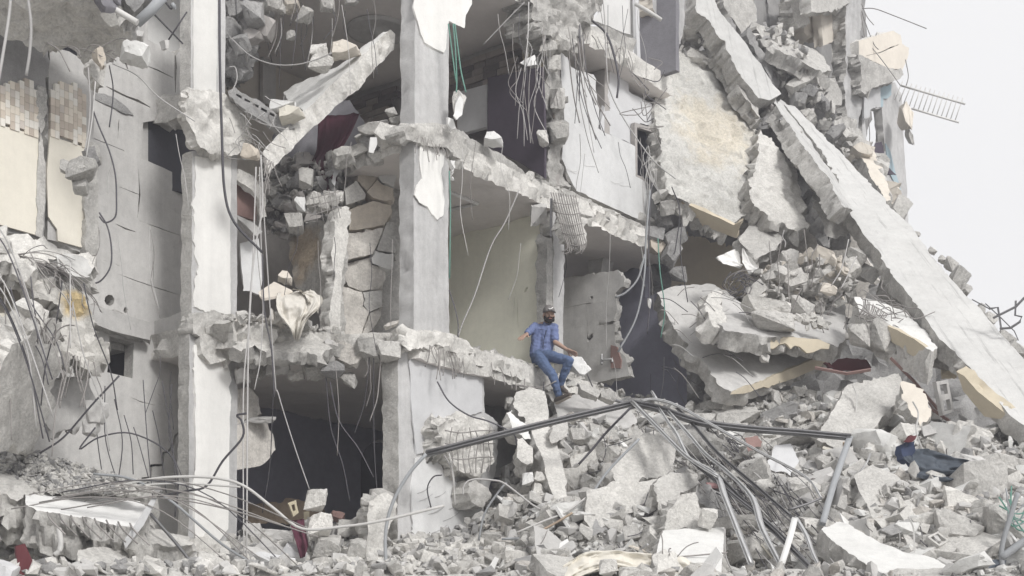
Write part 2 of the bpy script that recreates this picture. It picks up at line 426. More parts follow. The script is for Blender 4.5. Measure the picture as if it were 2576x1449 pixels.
# ------------------------------------------------------------------ ground and rubble mound
def grid_mesh(name, fn, nx, ny, m):
    V = [fn(i / nx, j / ny) for j in range(ny + 1) for i in range(nx + 1)]
    F = [(j * (nx + 1) + i, j * (nx + 1) + i + 1, (j + 1) * (nx + 1) + i + 1, (j + 1) * (nx + 1) + i) for j in range(ny) for i in range(nx)]
    return mesh(name, V, F, [m])
put('ground', grid_mesh('ground', lambda s, t: Vector(((s - .5) * 1600, -200 + t * 1400, 0)), 20, 20, 'street'), kind='structure')
CP = [(1230, 1385, 19.6), (1230, 1449, 17.8), (1330, 1250, 20.4), (1450, 1060, 22), (1450, 1260, 19.9), (1450, 1449, 17.2), (1620, 1030, 23.6), (1700, 1200, 20.5), (1700, 1449, 17),
      (1850, 1000, 24.2), (2000, 990, 24), (2000, 1150, 21), (2000, 1449, 17), (2200, 1000, 23), (2300, 1090, 21), (2300, 1200, 20), (2300, 1449, 17), (2480, 1080, 20.9), (2560, 1120, 20.3), (2560, 1250, 19), (2560, 1449, 17),
      (2750, 1200, 19), (2750, 1449, 17), (620, 1345, 20.2), (800, 1320, 21.6), (980, 1340, 20.6), (700, 1449, 18.2), (850, 1449, 18.4), (1040, 1449, 18.4), (1100, 1400, 19.0), (500, 1395, 18.7), (500, 1449, 17.7),
      (0, 1190, 17.8), (200, 1240, 17.7), (400, 1330, 17.9), (0, 1449, 16.7), (250, 1449, 16.9), (400, 1449, 17.2), (-300, 1250, 17.5), (-300, 1449, 16.5)]
CW = [W(*c) for c in CP]
for x in range(-9, 12, 2): CW += [Vector((x * 1.0, 11.5, -.2)), Vector((x * 1.0, 13.2, .9))]
for a in (-2, 0, 2, 4, 6): CW.append(AI(a, 3, 3.4))
CA = np.array(CW)
def mound(x, y):
    d2 = (CA[:, 0] - x) ** 2 + (CA[:, 1] - y) ** 2 + .02; w_ = d2 ** -1.7
    return float((w_ * CA[:, 2]).sum() / w_.sum()) + .10 * noise.noise((x * .9, y * .9, 0)) + .05 * noise.noise((x * 2.6, y * 2.6, 5))
def on_mound(u, v, dmin=12, dmax=29):
    d = dmin + .8
    while d < dmax:
        p = W(u, v, d)
        if p.z < mound(p.x, p.y):
            a, b = d - .8, d
            for _ in range(4):
                m_ = (a + b) / 2; p = W(u, v, m_)
                if p.z < mound(p.x, p.y): b = m_
                else: a = m_
            return W(u, v, b)
        d += .8
    return W(u, v, dmax)
def md(u, v): return on_mound(u, v).y
put('rubble_mound', grid_mesh('rubble_mound', lambda s, t: (lambda x, y: Vector((x, y, mound(x, y) + .05 * noise.noise((x * 7, y * 7, 1)))))(-11 + 23 * s, 11 + 15.5 * t), 190, 130, 'raw'), kind='structure')

# ------------------------------------------------------------------ the standing building
bld = empty('ruined_building', AI(0, 2, 3.45), 'shelled grey concrete apartment block with open rooms and bare columns', 'building')
def bp(name, pl, pts, thick, m, **k): return pp(name, pl, pts, thick, m, parent=bld, **k)
def floor(z, pts, m='raw', under='ceil', th=.3, name='floor_slab', **k):
    return plate(name, [AI(a, i, z) for a, i in pts], th, m, side='rawlight', back=under, up=True, parent=bld, **k)
f3 = floor(Z[3], [(-2.7, 2.2), (-1.4, 1.3), (-.2, -.02), (3.0, -.05), (4.6, -.03), (6.6, 0), (6.6, 5.2), (-2.7, 5.2)], jag=.06, rough=.01, edge=.06, grid=.16)
f2 = floor(Z[2], [(.7, 2.2), (-.1, 1.4), (-.3, .3), (-.1, -.02), (1.5, -.06), (3.0, -.02), (4.5, -.05), (6.5, 0), (6.6, 5.2), (2.2, 5.2), (1.3, 3.4)], jag=.06, rough=.02, edge=.04, grid=.14, th=.34)
f1 = floor(Z[1], [(-2.45, 1.5), (-1.9, 1.15), (-1.2, 1.0), (-.6, .35), (-.2, -.05), (1.2, -.08), (2.6, -.02), (4.0, -.06), (5.0, .05), (5.9, .5), (6.6, 1.0), (6.6, 5.2), (-2.5, 5.2)], jag=.07, rough=.02, edge=.045, grid=.14, th=.36)
boxai('floor_slab', -2.6, 7, 1.6, 6.1, Z[0] - .6, Z[0] - .3, 'raw', bld)
# back walls and side walls
boxai('wall', -2.6, 6.6, 4.62, 4.8, Z[2] + .01, Z[3] - .31, 'beige', bld)
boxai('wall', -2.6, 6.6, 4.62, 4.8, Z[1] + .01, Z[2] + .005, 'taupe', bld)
boxai('wall', -2.6, 6.6, 5.9, 6.1, Z[0] - .1, Z[1], 'opening_shade', bld)  # behind the arch; the opening's shade is painted in as near-black
boxai('wall', -2.62, -2.45, 3.0, 6.1, Z[0], Z[3] - .31, 'plaster', bld)  # unseen side wall, added to block light from the rooms
boxai('wall', 6.62, 6.8, .6, 5.2, Z[0], Z[3] - .31, 'darkgrey', bld)
# lower room back wall with the arch
pb = PA(4.3)
arch = [(908, 1290), (908, 1165)] + [(908 + 62 - 62 * math.cos(t), 1165 - 62 * math.sin(t)) for t in [k * math.pi / 16 for k in range(1, 16)]] + [(1032, 1165), (1032, 1290)]
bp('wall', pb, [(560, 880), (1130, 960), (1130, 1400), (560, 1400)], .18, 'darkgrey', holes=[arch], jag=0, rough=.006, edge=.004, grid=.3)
# partition with the yellow paint, stone strips above
bp('wall', PB(3.05), [(1062, 575), (1100, 597), (1380, 527), (1378, 960), (1062, 960)], .16, 'yellow', jag=0, rough=.004, edge=.01, grid=.3, holes=[[(1318, 732), (1322, 724), (1328, 722), (1326, 730), (1320, 737)], crack([(1293, 735), (1294, 760), (1292, 800)], 1.5), crack([(1300, 745), (1302, 790), (1304, 830)], 1.6), crack([(1175, 702), (1178, 702)], 3), crack([(1275, 645), (1277, 645)], 3)])
bp('cornice', PB(3.0), [(1105, 582), (1385, 512), (1385, 527), (1105, 597)], .05, 'ceil', jag=0, rough=.002, edge=.003, grid=.3)
bp('wall', PB(3.1), [(860, 150), (1393, 20), (1393, 480), (860, 360)], .16, 'taupe', jag=0, rough=.004, edge=.01, grid=.4)
# stone strips, each a piece
plB = PB(3.04); sm = [mesh('stone_strip', [(x, y, z) for z in (0, 1) for x, y in ((0, 0), (1, 0), (1, 1), (0, 1))], [(3, 2, 1, 0), (4, 5, 6, 7), (0, 1, 5, 4), (1, 2, 6, 5), (2, 3, 7, 6), (3, 0, 4, 7)], [m]) for m in ('s0', 's1', 's2', 's1')]
wall_s = bld.children[-1]
for r in range(13):
    z = 10.35 + r * .105; i = -.05 + random.uniform(0, .3)
    while i < 4.3:
        L = random.uniform(.22, .5); p = AI(3.04, i, z); u = U0 + p.x / p.y * FPX
        if not (1010 < u < 1128 or u < 905):
            o = link('stone_strip', random.choice(sm)); o.location = p; o.rotation_euler = (0, 0, math.atan2(Iax.y, Iax.x)); o.scale = (L - .012, .05 + random.uniform(0, .04), .095)
            adopt(o, wall_s)
        i += L
# left wing: plastered wall with window, door and cracks
H = [[(360, 308), (500, 285), (500, 462), (413, 423), (355, 398)], [(275, 845), (337, 863), (333, 952), (271, 936)],
     [(275 + 12 * math.cos(t), 755 + 14 * math.sin(t)) for t in np.linspace(0, 6.0, 9)], [(316 + 6 * math.cos(t), 780 + 9 * math.sin(t)) for t in np.linspace(0, 6.0, 7)],
     crack([(267, 217), (287, 227), (320, 243), (347, 253), (378, 270)], 5), crack([(347, 157), (395, 176), (436, 195)], 4), crack([(441, 117), (443, 170), (441, 233)], 8),
     crack([(290, 563), (315, 575), (341, 583)], 3), crack([(349, 425), (351, 490), (346, 548)], 3), crack([(350, 555), (400, 573), (465, 596)], 3.5), crack([(232, 347), (265, 360), (313, 379)], 3.5),
     crack([(463, 1074), (441, 1099), (438, 1116), (423, 1138), (411, 1139), (409, 1170), (381, 1171), (379, 1201), (358, 1203), (356, 1230)], 7), crack([(395, 990), (403, 994)], 4), crack([(300, 470), (340, 486), (353, 491)], 2), crack([(300, 690), (345, 707), (400, 726), (462, 745)], 2), crack([(386, 610), (385, 660), (387, 722)], 2), crack([(262, 655), (300, 668)], 2), crack([(330, 1000), (352, 1010), (392, 1020)], 2.2), crack([(300, 300), (297, 350)], 2), crack([(421, 1020), (433, 1030)], 4)]
lw = bp('wall', PA(2.9), [(200, 135), (320, 104), (357, 92), (410, 120), (446, 139), (456, 118), (490, 112), (490, 1420), (40, 1420), (40, 900), (200, 760)], .2, 'plaster', side='raw', holes=H, jag=.01, rough=.008, edge=.015, grid=.16)
bp('wall', PA(3.35), [(280, -60), (500, -60), (500, 180), (300, 150)], .15, 'white', jag=.02, rough=.004, edge=.01, grid=.4)
boxai('wall', -6.0, -2.4, 4.3, 4.5, 3.3, 11.5, 'opening_shade', bld)  # back of the left wing, door shade put into its near-black colour
boxai('wall', -2.7, -2.64, 3.12, 4.29, 3.3, 11.3, 'opening_shade', bld)  # dark facing added behind the door, coloured as shade
for zz_ in (6.1, 9.0, 11.3): boxai('floor_slab', -6.0, -2.72, 3.12, 4.29, zz_, zz_ + .2, 'raw', bld)  # unseen roof and floors, added to keep daylight out of the left wing
bp('plaster_patch', PA(2.885), [(238, 234), (262, 234), (290, 247), (312, 263), (337, 290), (318, 287), (290, 272), (262, 262), (240, 250)], .012, 'rawdark', jag=.02, rough=.004, edge=.004, grid=.1)
bp('beam', PA(2.72), [(205, 762), (260, 775), (377, 811), (377, 856), (277, 831), (212, 806)], .18, 'plaster', side='raw', jag=.015, rough=.012, edge=.03, grid=.14)
bp('beam', PB(-2.42), [(378, 813), (425, 797), (476, 774), (476, 830), (420, 845), (380, 863)], .25, 'plaster', side='raw', jag=.02, rough=.012, edge=.03, grid=.12)
bp('beam', PB(-2.4), [(384, 254), (420, 240), (467, 228), (488, 238), (486, 282), (450, 294), (420, 309), (386, 311), (392, 285)], .3, 'raw', jag=.05, rough=.03, edge=.05, grid=.08)
bp('wall', PV(460, 20.3, 30), [(335, 280), (540, 280), (540, 490), (335, 470)], .1, 'opening_shade', jag=.03, rough=.01, grid=.2)  # dark sheet behind the window, its colour stands for the shade inside
# tiled kitchen wall on the far left
kp = PA(2.55)
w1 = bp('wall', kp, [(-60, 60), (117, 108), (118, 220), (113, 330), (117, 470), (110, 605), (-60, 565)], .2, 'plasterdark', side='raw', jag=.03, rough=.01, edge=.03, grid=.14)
w2 = bp('wall', kp, [(124, 114), (175, 130), (230, 162), (236, 300), (234, 640), (213, 640), (150, 612), (118, 602), (122, 480), (119, 345), (124, 240)], .2, 'plaster', side='raw', jag=.03, rough=.01, edge=.03, grid=.14)
kq = PA(2.51)
bp('painted_panel', kq, [(-60, 300), (30, 322), (97, 343), (94, 592), (-60, 548)], .03, 'cream', jag=.008, rough=.003, edge=.004, grid=.3)
bp('painted_panel', kq, [(126, 342), (215, 371), (212, 624), (146, 606), (144, 577), (122, 545), (118, 430)], .03, 'cream', jag=.012, rough=.003, edge=.004, grid=.3)
bp('wall_edge', PA(2.46), [(215, 374), (226, 366), (250, 362), (247, 440), (250, 520), (246, 640), (222, 645), (212, 625)], .22, 'raw', jag=.04, rough=.03, edge=.04, grid=.07)
bp('wall_edge', PA(2.49), [(97, 235), (103, 215), (117, 224), (112, 330), (116, 470), (108, 600), (93, 592)], .05, 'raw', jag=.03, rough=.012, edge=.02, grid=.07)
tm = [mesh('mosaic_tile', [(x, y, z) for z in (0, 1) for x, y in ((0, 0), (1, 0), (1, 1), (0, 1))], [(3, 2, 1, 0), (4, 5, 6, 7), (0, 1, 5, 4), (1, 2, 6, 5), (2, 3, 7, 6), (3, 0, 4, 7)], [m]) for m in ('t0', 't0', 't1', 't2', 't3', 't3', 't4')]
for par, reg in ((w1, [(0, 226), (20, 214), (40, 208), (75, 207), (97, 232), (97, 343), (0, 316)]), (w2, [(128, 232), (150, 208), (180, 212), (215, 230), (215, 372), (126, 343)])):
    R3 = [kq.hit(*q) for q in reg]; aa = [(p - O0).dot(Aax) for p in R3]; zz = [p.z for p in R3]; poly = list(zip(aa, zz)); a = min(aa)
    while a < max(aa):
        z = min(zz) + random.choice((0, .05))
        while z < max(zz):
            if inside(np.array([[a + .033, z + .05]]), poly)[0]:
                o = link('mosaic_tile', random.choice(tm)); o.location = AI(a, 2.545, z); o.rotation_euler = (0, 0, TH); o.scale = (.064, -.05, .097); adopt(o, par)
            z += .1
        a += .067
# columns
c1 = PA(1.75); c2 = PA(-.02)
col = bp('column', c1, [(480, -60), (567, -60), (567, 120), (566, 250), (480, 250)], .22, 'colgrey', side='raw', jag=.008, rough=.006, edge=.012, grid=.14)
def coat(par, pl, pts, m='colwhite', th=.025, **k):
    o = pp('plaster_coat', pl, pts, th, m, parent=par, jag=k.pop('jag', .03), rough=.003, edge=.006, grid=k.pop('grid', .06), **k); return o
coat(col, PA(1.73), [(487, -60), (546, -60), (546, 150), (545, 235), (530, 243), (505, 237), (487, 243)])
col = bp('column', c1, [(484, 380), (597, 380), (596, 600), (597, 800), (482, 800)], .22, 'colgrey', side='raw', jag=.010, rough=.006, edge=.02, grid=.12)
coat(col, PA(1.73), [(491, 392), (520, 396), (568, 388), (580, 392), (579, 600), (580, 792), (540, 782), (491, 772)])
bp('column', c1, [(476, 800), (597, 790), (597, 1090), (595, 1385), (474, 1385)], .22, 'colgrey', side='raw', jag=.012, rough=.008, edge=.02, grid=.12)
coat(bld.children[-1], PA(1.72), [(491, 872), (512, 848), (540, 880), (572, 850), (578, 950), (577, 1160), (574, 1330), (550, 1362), (491, 1352)], th=.035)
bp('column_joint', PA(1.55), [(470, 285), (480, 240), (520, 228), (565, 232), (590, 268), (612, 290), (640, 345), (628, 372), (598, 388), (560, 380), (535, 395), (500, 372), (488, 340)], .2, 'rawlight', jag=.05, rough=.06, edge=.05, grid=.06)
bp('column_joint', PA(1.68), [(481, 800), (490, 782), (530, 784), (575, 795), (598, 800), (600, 852), (560, 850), (545, 872), (500, 850), (482, 840)], .3, 'raw', jag=.04, rough=.05, edge=.05, grid=.06)
bp('spalled_concrete', PA(1.62), [(505, 850), (515, 838), (535, 850), (545, 846), (560, 838), (583, 846), (592, 868), (590, 905), (573, 925), (567, 905), (550, 912), (533, 915), (512, 890)], .1, 'rawlight', jag=.03, rough=.045, edge=.05, grid=.05)
bp('column_base', PA(1.6), [(466, 1358), (520, 1348), (600, 1362), (608, 1400), (600, 1455), (470, 1455)], .4, 'rawlight', jag=.06, rough=.06, edge=.06, grid=.07)
col = bp('column', c2, [(1044, -60), (1130, -60), (1129, 150), (1128, 318), (1043, 316)], .27, 'colgrey', side='colgrey', jag=.008, rough=.008, edge=.012, grid=.11)
coat(col, PA(-.05), [(1043, -60), (1187, -60), (1188, 10), (1172, 38), (1168, 70), (1130, 54), (1127, 72), (1122, 125), (1117, 134), (1090, 120), (1068, 106), (1058, 86), (1050, 55), (1040, 20)], 'colwhite')
col = bp('column', c2, [(1042, 345), (1128, 365), (1127, 600), (1130, 858), (1040, 850)], .27, 'colgrey', side='colgrey', jag=.010, rough=.008, edge=.02, grid=.11)
coat(col, PA(-.045), [(1058, 365), (1100, 372), (1122, 380), (1118, 400), (1113, 437), (1117, 500), (1115, 537), (1100, 552), (1085, 540), (1075, 520), (1055, 510), (1043, 490), (1050, 465), (1062, 450), (1058, 430), (1055, 400)], 'colwhite')
bp('column_joint', PA(-.12), [(1012, 330), (1030, 312), (1080, 306), (1128, 316), (1170, 350), (1185, 380), (1165, 402), (1120, 372), (1080, 366), (1040, 352), (1020, 352)], .35, 'rawlight', jag=.04, rough=.055, edge=.06, grid=.06)
bp('column_joint', PA(-.12), [(1008, 862), (1030, 834), (1080, 826), (1130, 838), (1180, 858), (1200, 890), (1150, 890), (1100, 872), (1050, 876), (1020, 880)], .35, 'rawlight', jag=.04, rough=.05, edge=.06, grid=.06)
# third column, ragged blocks
bp('column', PA(.0), [(1368, 80), (1412, 85), (1410, 135), (1398, 190), (1412, 240), (1410, 300), (1418, 335), (1413, 400), (1425, 450), (1438, 470), (1384, 468), (1378, 385), (1381, 300), (1366, 255), (1374, 190), (1367, 140)], .3, 'raw', jag=.05, rough=.05, edge=.06, grid=.06)
bp('column', PA(.0), [(1390, 520), (1418, 540), (1419, 700), (1416, 915), (1396, 910), (1392, 720)], .25, 'colgrey', side='raw', jag=.02, rough=.012, edge=.03, grid=.09)
bp('wall_edge', PA(.02), [(1376, 600), (1393, 596), (1396, 720), (1396, 900), (1378, 880), (1374, 725)], .2, 'raw', jag=.025, rough=.02, edge=.03, grid=.07)
bp('column_joint', PA(-.3), [(1352, -50), (1512, -50), (1515, 30), (1490, 52), (1467, 60), (1455, 92), (1445, 112), (1430, 128), (1410, 122), (1392, 108), (1370, 70), (1355, 30)], .5, 'raw', jag=.07, rough=.09, edge=.08, grid=.06)
for u, v, w_, h in ((1380, 120, 46, 40), (1395, 160, 34, 42), (1405, 250, 40, 70), (1408, 332, 52, 50), (1366, 352, 30, 40), (1420, 252, 20, 16), (1388, 105, 60, 30), (1440, 118, 30, 36)):
    chunk_o = cpx(u, v, PA(-.1).hit(u, v).y - .1, w_, h, random.uniform(-15, 15), 'rawlight' if u < 1400 else 'raw', parent=bld, name='broken_block')
# facade beams along the slab rims of the second bay
bp('beam', PA(.0), [(1126, 320), (1167, 334), (1213, 364), (1260, 388), (1313, 432), (1373, 460), (1450, 488), (1520, 520), (1600, 558), (1660, 590), (1640, 602), (1560, 572), (1470, 538), (1380, 500), (1270, 455), (1180, 420), (1130, 405)], .3, 'raw', jag=.05, rough=.03, edge=.04, grid=.1)
bp('beam', PA(-.06), [(1020, 858), (1050, 840), (1130, 862), (1210, 885), (1300, 905), (1345, 922), (1395, 945), (1440, 962), (1520, 985), (1600, 1012), (1590, 1030), (1500, 1005), (1420, 985), (1392, 975), (1330, 970), (1260, 940), (1170, 905), (1080, 880), (1040, 878)], .35, 'rawlight', side='raw', jag=.05, rough=.035, edge=.045, grid=.1)
rebars(f1, PA(-.15).hit(1075, 875), PA(-.15).hit(1165, 900), 12, Vector((.2, -.35, -.9)), .42, spread=.25)
rebars(f1, PA(-.15).hit(1230, 915), PA(-.15).hit(1330, 965), 5, Vector((.2, -.35, -.9)), .4, spread=.3)
rebars(f2, PA(-.15).hit(1050, 345), PA(-.15).hit(1130, 380), 8, Vector((.1, -.5, -.9)), .22, spread=.4)
# white veined wall, grey panel and openings of the third bay
bp('wall', PA(.15), [(1407, 127), (1420, 123), (1437, 167), (1453, 177), (1493, 187), (1500, 200), (1497, 213), (1503, 263), (1507, 270), (1505, 323), (1520, 333), (1547, 343), (1597, 368), (1598, 445), (1655, 470), (1668, 575), (1600, 550), (1450, 480), (1432, 440), (1414, 400), (1420, 300)], .12, 'marble', side='rawlight', jag=.015, rough=.005, edge=.02, grid=.12)
mv = bld.children[-1]
for k in range(12):                                  # raised plaster ridges on that wall
    u = random.uniform(1418, 1640); v = random.uniform(330, 520)
    if v > 395 + (u - 1418) * .42 + 60 or (u > 1500 and v < 350 + (u - 1500) * .6): continue
    L = random.uniform(18, 50); P = [PA(.142).hit(u + L * t, v + 12 * math.sin(t * 2.4) * random.uniform(.3, 1) - L * .12 * t) for t in (0, .3, .6, 1)]
    tube('plaster_ridge', P, .003, 'white', mv, sides=4, sub=3)
bp('wall_panel', PA(.3), [(1537, 140), (1580, 150), (1583, 233), (1613, 247), (1640, 262), (1640, 318), (1600, 312), (1597, 366), (1547, 343), (1513, 327), (1510, 313), (1530, 233)], .06, 'panel', jag=.015, rough=.006, edge=.01, grid=.15)
bp('wall', PA(.25), [(1516, -60), (1596, -60), (1602, 33), (1600, 92), (1560, 79), (1523, 62), (1490, 52), (1514, 27)], .1, 'white', jag=.02, rough=.006, edge=.02, grid=.1)
bp('beam', PA(.02), [(1460, 60), (1523, 66), (1598, 100), (1593, 146), (1540, 134), (1462, 104)], .3, 'raw', jag=.03, rough=.04, edge=.05, grid=.07)
rebars(f3, PA(-.1).hit(1462, 80), PA(-.1).hit(1590, 135), 10, Vector((.1, -.6, -.8)), .3, spread=.4)
boxai('wall', 4.9, 5.05, .3, 4.6, Z[2] + .01, Z[3] - .31, 'taupe', bld)
bp('wall', PA(.45), [(1582, 230), (1660, 262), (1665, 330), (1597, 312)], .1, 'plasterdark', jag=.02, rough=.01, grid=.2)
wf = bp('window', PA(.2), [(1597, 308), (1652, 325), (1652, 470), (1598, 446)], .08, 'taupe', holes=[[(1603, 320), (1648, 335), (1648, 458), (1604, 440)]], jag=.004, rough=.002, edge=.004, grid=.2)
bp('wall', PB(6.2), [(1590, -50), (1700, -50), (1700, 175), (1660, 190), (1600, 180)], .12, 'dark', jag=.02, rough=.008, grid=.3)
bp('column', PA(.1), [(1641, -60), (1725, -60), (1722, 60), (1712, 110), (1694, 120), (1678, 78), (1660, 50), (1642, 20)], .3, 'colgrey', side='beige', jag=.02, rough=.015, edge=.03, grid=.1)
bp('door_frame', PA(.12), [(1598, -50), (1607, -50), (1609, 90), (1612, 160), (1604, 165), (1601, 90)], .06, 'panel', jag=.004, rough=.002, edge=.003, grid=.2)
# middle storey, third bay: broken bathroom partition and dark slab
pw = bp('wall', PB(5.0), [(1380, 705), (1440, 698), (1520, 682), (1555, 680), (1569, 695), (1568, 718), (1548, 738), (1552, 775), (1545, 808), (1520, 812), (1500, 820), (1548, 815), (1546, 860), (1555, 880), (1575, 900), (1583, 945), (1380, 985)], .16, 'plaster', side='raw', jag=.03, rough=.008, edge=.04, grid=.1,
        holes=[crack([(1418, 775), (1470, 765), (1522, 758)], 1.6), crack([(1476, 765), (1478, 850), (1477, 888)], 1.6), [(1477, 850), (1490, 838), (1492, 848), (1479, 862)], [(1484, 748), (1488, 744), (1493, 747), (1491, 752), (1486, 752)]])
bp('brick_infill', PB(4.97), [(1536, 868), (1551, 872), (1562, 905), (1560, 926), (1536, 926)], .05, 'redbrown', jag=.01, rough=.005, edge=.01, grid=.1)
bp('wall', PB(6.4), [(1500, 780), (1548, 767), (1617, 752), (1712, 715), (1720, 1040), (1500, 1040)], .12, 'darkgrey', jag=.01, rough=.005, grid=.3)
bp('pillar', PB(5.6), [(1478, 606), (1520, 600), (1522, 640), (1510, 690), (1480, 692)], .3, 'plaster', jag=.03, rough=.02, grid=.1)
# tap on the partition
tp = W(1514, 905, PB(4.97).hit(1514, 905).y - .05)
tube('tap', [tp + Vector((0, 0, .1)), tp, tp + Vector((.06, -.05, -.01)), tp + Vector((.16, -.08, -.01)), tp + Vector((.17, -.09, -.06))], .018, 'alu', bld)
tube('tap', [tp + Vector((0, .03, .0)), tp + Vector((0, .0, -.08))], .025, 'alu', bld)
# lower wall under the second bay
lwl = bp('wall', PA(.05), [(1002, 930), (1004, 900), (1018, 872), (1070, 886), (1150, 910), (1217, 935), (1217, 1040), (1250, 1062), (1246, 1190), (1217, 1262), (1214, 1352), (1150, 1376), (1060, 1385), (1003, 1390)], .3, 'colgrey', side='raw', jag=.02, rough=.012, edge=.03, grid=.12,
         holes=[crack([(1162, 950), (1175, 954), (1192, 958), (1190, 975), (1200, 990)], 5), crack([(1172, 960), (1172, 985)], 4)])
coat(lwl, PA(.02), [(1036, 905), (1070, 898), (1150, 918), (1213, 938), (1213, 1036), (1160, 1050), (1120, 1075), (1108, 1100), (1100, 1136), (1050, 1142), (1042, 1100), (1034, 1010)], 'panel')
coat(lwl, PA(.02), [(1044, 1150), (1100, 1148), (1120, 1190), (1165, 1230), (1212, 1262), (1211, 1330), (1190, 1350), (1150, 1376), (1134, 1370), (1130, 1325), (1120, 1370), (1080, 1358), (1040, 1338), (1036, 1240)], 'marble', holes=[])
for k in range(14):
    u = random.uniform(1044, 1180); v = random.uniform(1235, 1345); L = random.uniform(20, 42)
    tube('plaster_ridge', [PA(.012).hit(u + L * t, v - L * .55 * t + 3 * math.sin(3 * t)) for t in (0, .4, .7, 1)], .004, 'colgrey', lwl, sides=4, sub=3)
bp('spalled_concrete', PA(-.25), [(1098, 1075), (1125, 1052), (1165, 1048), (1215, 1060), (1235, 1085), (1240, 1125), (1238, 1165), (1205, 1186), (1150, 1184), (1135, 1150), (1105, 1130)], .35, 'rawlight', jag=.06, rough=.06, edge=.07, grid=.055)
sp_ = bld.children[-1]
for k in range(7):
    u = 1135 + k * 16; tube('rebar', [PA(-.34).hit(u + 4 * math.sin(v * .1 + k), v) for v in (1075 + (k % 3) * 8, 1110, 1150, 1190)], .008, 'rebar', sp_, sides=5)
for v in (1085, 1118, 1152): tube('rebar', [PA(-.36).hit(u, v + 4 * math.sin(u * .05)) for u in (1120, 1160, 1200, 1245)], .008, 'rebar', sp_, sides=5)
bp('wall', PA(1.2), [(1200, 930), (1420, 990), (1420, 1200), (1200, 1200)], .15, 'plasterdark', jag=.02, rough=.01, grid=.25)
bp('spalled_concrete', PA(-.3), [(1178, 1222), (1200, 1205), (1225, 1228), (1232, 1255), (1215, 1262), (1212, 1280), (1185, 1262), (1172, 1240)], .3, 'raw', jag=.05, rough=.05, edge=.06, grid=.055)
for (u, v, w_, h) in ((1030, 1385, 90, 60), (1075, 1395, 60, 55), (1115, 1400, 70, 60), (1165, 1395, 70, 60), (1020, 1430, 70, 60), (1200, 1370, 50, 44)):
    cpx(u, v, 19.9 - (v - 1380) * .01, w_, h, random.uniform(-10, 10), 'rawlight', name='broken_block', parent=bld)
# ------------------------------------------------------------------ fallen and hanging pieces: left wing
def slab(pl, pts, th, m, label, group=None, name='concrete_fragment', cat='concrete slab', **k):
    k.setdefault('jag', .05); k.setdefault('rough', .03); k.setdefault('edge', .06); k.setdefault('grid', .09)
    return pp(name, pl, pts, th, m, label=label, cat=cat, group=group, **k)
def rough_on(a, b): return random.uniform(a, b)
o = slab(P3((0, -40, 16.6), (300, 20, 17.2), (0, 90, 17.3)), [(-60, -70), (235, -70), (285, 10), (302, 58), (330, 95), (345, 130), (330, 150), (290, 152), (245, 150), (222, 163), (165, 138), (110, 116), (-60, 74)], .5, 'rawlight', 'jagged overhanging slab end above the mosaic tiled wall', side='raw', jag=.08, rough=.10, edge=.1)
rebars(o, W(120, 110, 16.9), W(300, 140, 17.2), 9, Vector((.7, -.5, -.2)), .4, spread=.6)
cpx(342, 135, 17.1, 78, 52, 8, 'whiteslab', 11, label='pale broken lump dangling off the overhanging slab end', k=5)
slab(PV(245, 17.2, 30), [(224, 150), (250, 138), (267, 142), (268, 190), (262, 218), (243, 206), (226, 186)], .25, 'rawlight', 'narrow concrete stump under the overhanging slab end')
slab(PV(255, 16.95, 30), [(243, 122), (252, 114), (262, 120), (268, 150), (266, 172), (254, 172), (244, 150)], .1, 'stone', 'orange foam lump stuck beside the narrow stump', name='insulation_foam', cat='foam', jag=.03, edge=.04, grid=.05)
strand([(236, -10), (300, 30), (346, 57)], 16.9, .045, 'pipe', 'pipe', 'white pipe sloping down across the overhanging slab end', 'pipe', sides=10, smooth=False)
strand([(344, 58), (380, 26), (412, -10)], 17.0, .075, 'pipegrey', 'pipe', 'thick grey pipe rising from the end of the white pipe', 'pipe', sides=10, smooth=False)
slab(PV(290, 16.8, 20), [(245, -20), (290, -20), (276, 18), (258, 12)], .2, 'dark', 'black scrap lodged behind the white pipe', name='scrap', cat='scrap')
slab(PV(310, 17.3, 20), [(308, -20), (380, -20), (352, 18), (338, 30), (318, 10)], .3, 'rawdark', 'dark concrete lump behind the thick grey pipe')
lamp = empty('lamp_bracket', W(420, 12, 17.8), 'small bent lamp bracket with a bulb beside the first column', 'lamp')
tube('bracket', [W(400, 12, 17.8), W(408, 4, 17.8), W(418, 8, 17.8), W(430, 22, 17.8), W(436, 14, 17.8)], .012, 'cable', lamp)
tube('bulb', [W(433, 10, 17.8), W(438, 17, 17.8), W(442, 18, 17.8)], .03, 'pipegrey', lamp, sides=8)
cpx(354, 92, 18.4, 22, 22, 10, 'plaster', 31, label='small block perched on the cracked wall top')
slab(PV(420, 19, 52), [(415, 100), (424, 100), (424, 124), (417, 122)], .12, 'plaster', 'small upright block stub on the cracked wall top', edge=.01, jag=.01)
# mid left: broken floor end with rubble, hanging mass, leaning block
lf = slab(P3((0, 560, 17.2), (230, 650, 17.9), (0, 640, 16.6)), [(-60, 545), (10, 560), (60, 600), (130, 605), (170, 635), (225, 640), (240, 660), (238, 690), (200, 700), (150, 690), (120, 660), (80, 690), (30, 668), (-60, 640)], .35, 'rawlight', 'broken floor end heaped with wire below the tiled wall', side='raw', rough=.09, jag=.07, edge=.09, grid=.08)
slab(PV(190, 17.0, 35), [(138, 640), (180, 640), (232, 652), (236, 680), (225, 706), (170, 690), (145, 670)], .4, 'whiteslab', 'squared concrete end block under the broken floor end', edge=.04)
rebars(lf, W(40, 640, 16.9), W(160, 690, 16.9), 46, Vector((.8, -.3, -.35)), .55, spread=.5, hook=.6, r=.006)
cpx(8, 630, 16.6, 60, 50, 10, 'rawlight', 4, label='rounded lump at the near end of the broken floor end')
cpx(60, 690, 16.6, 70, 60, 20, 'rawlight', 5, label='lump slumped under the wire heap of the broken floor')
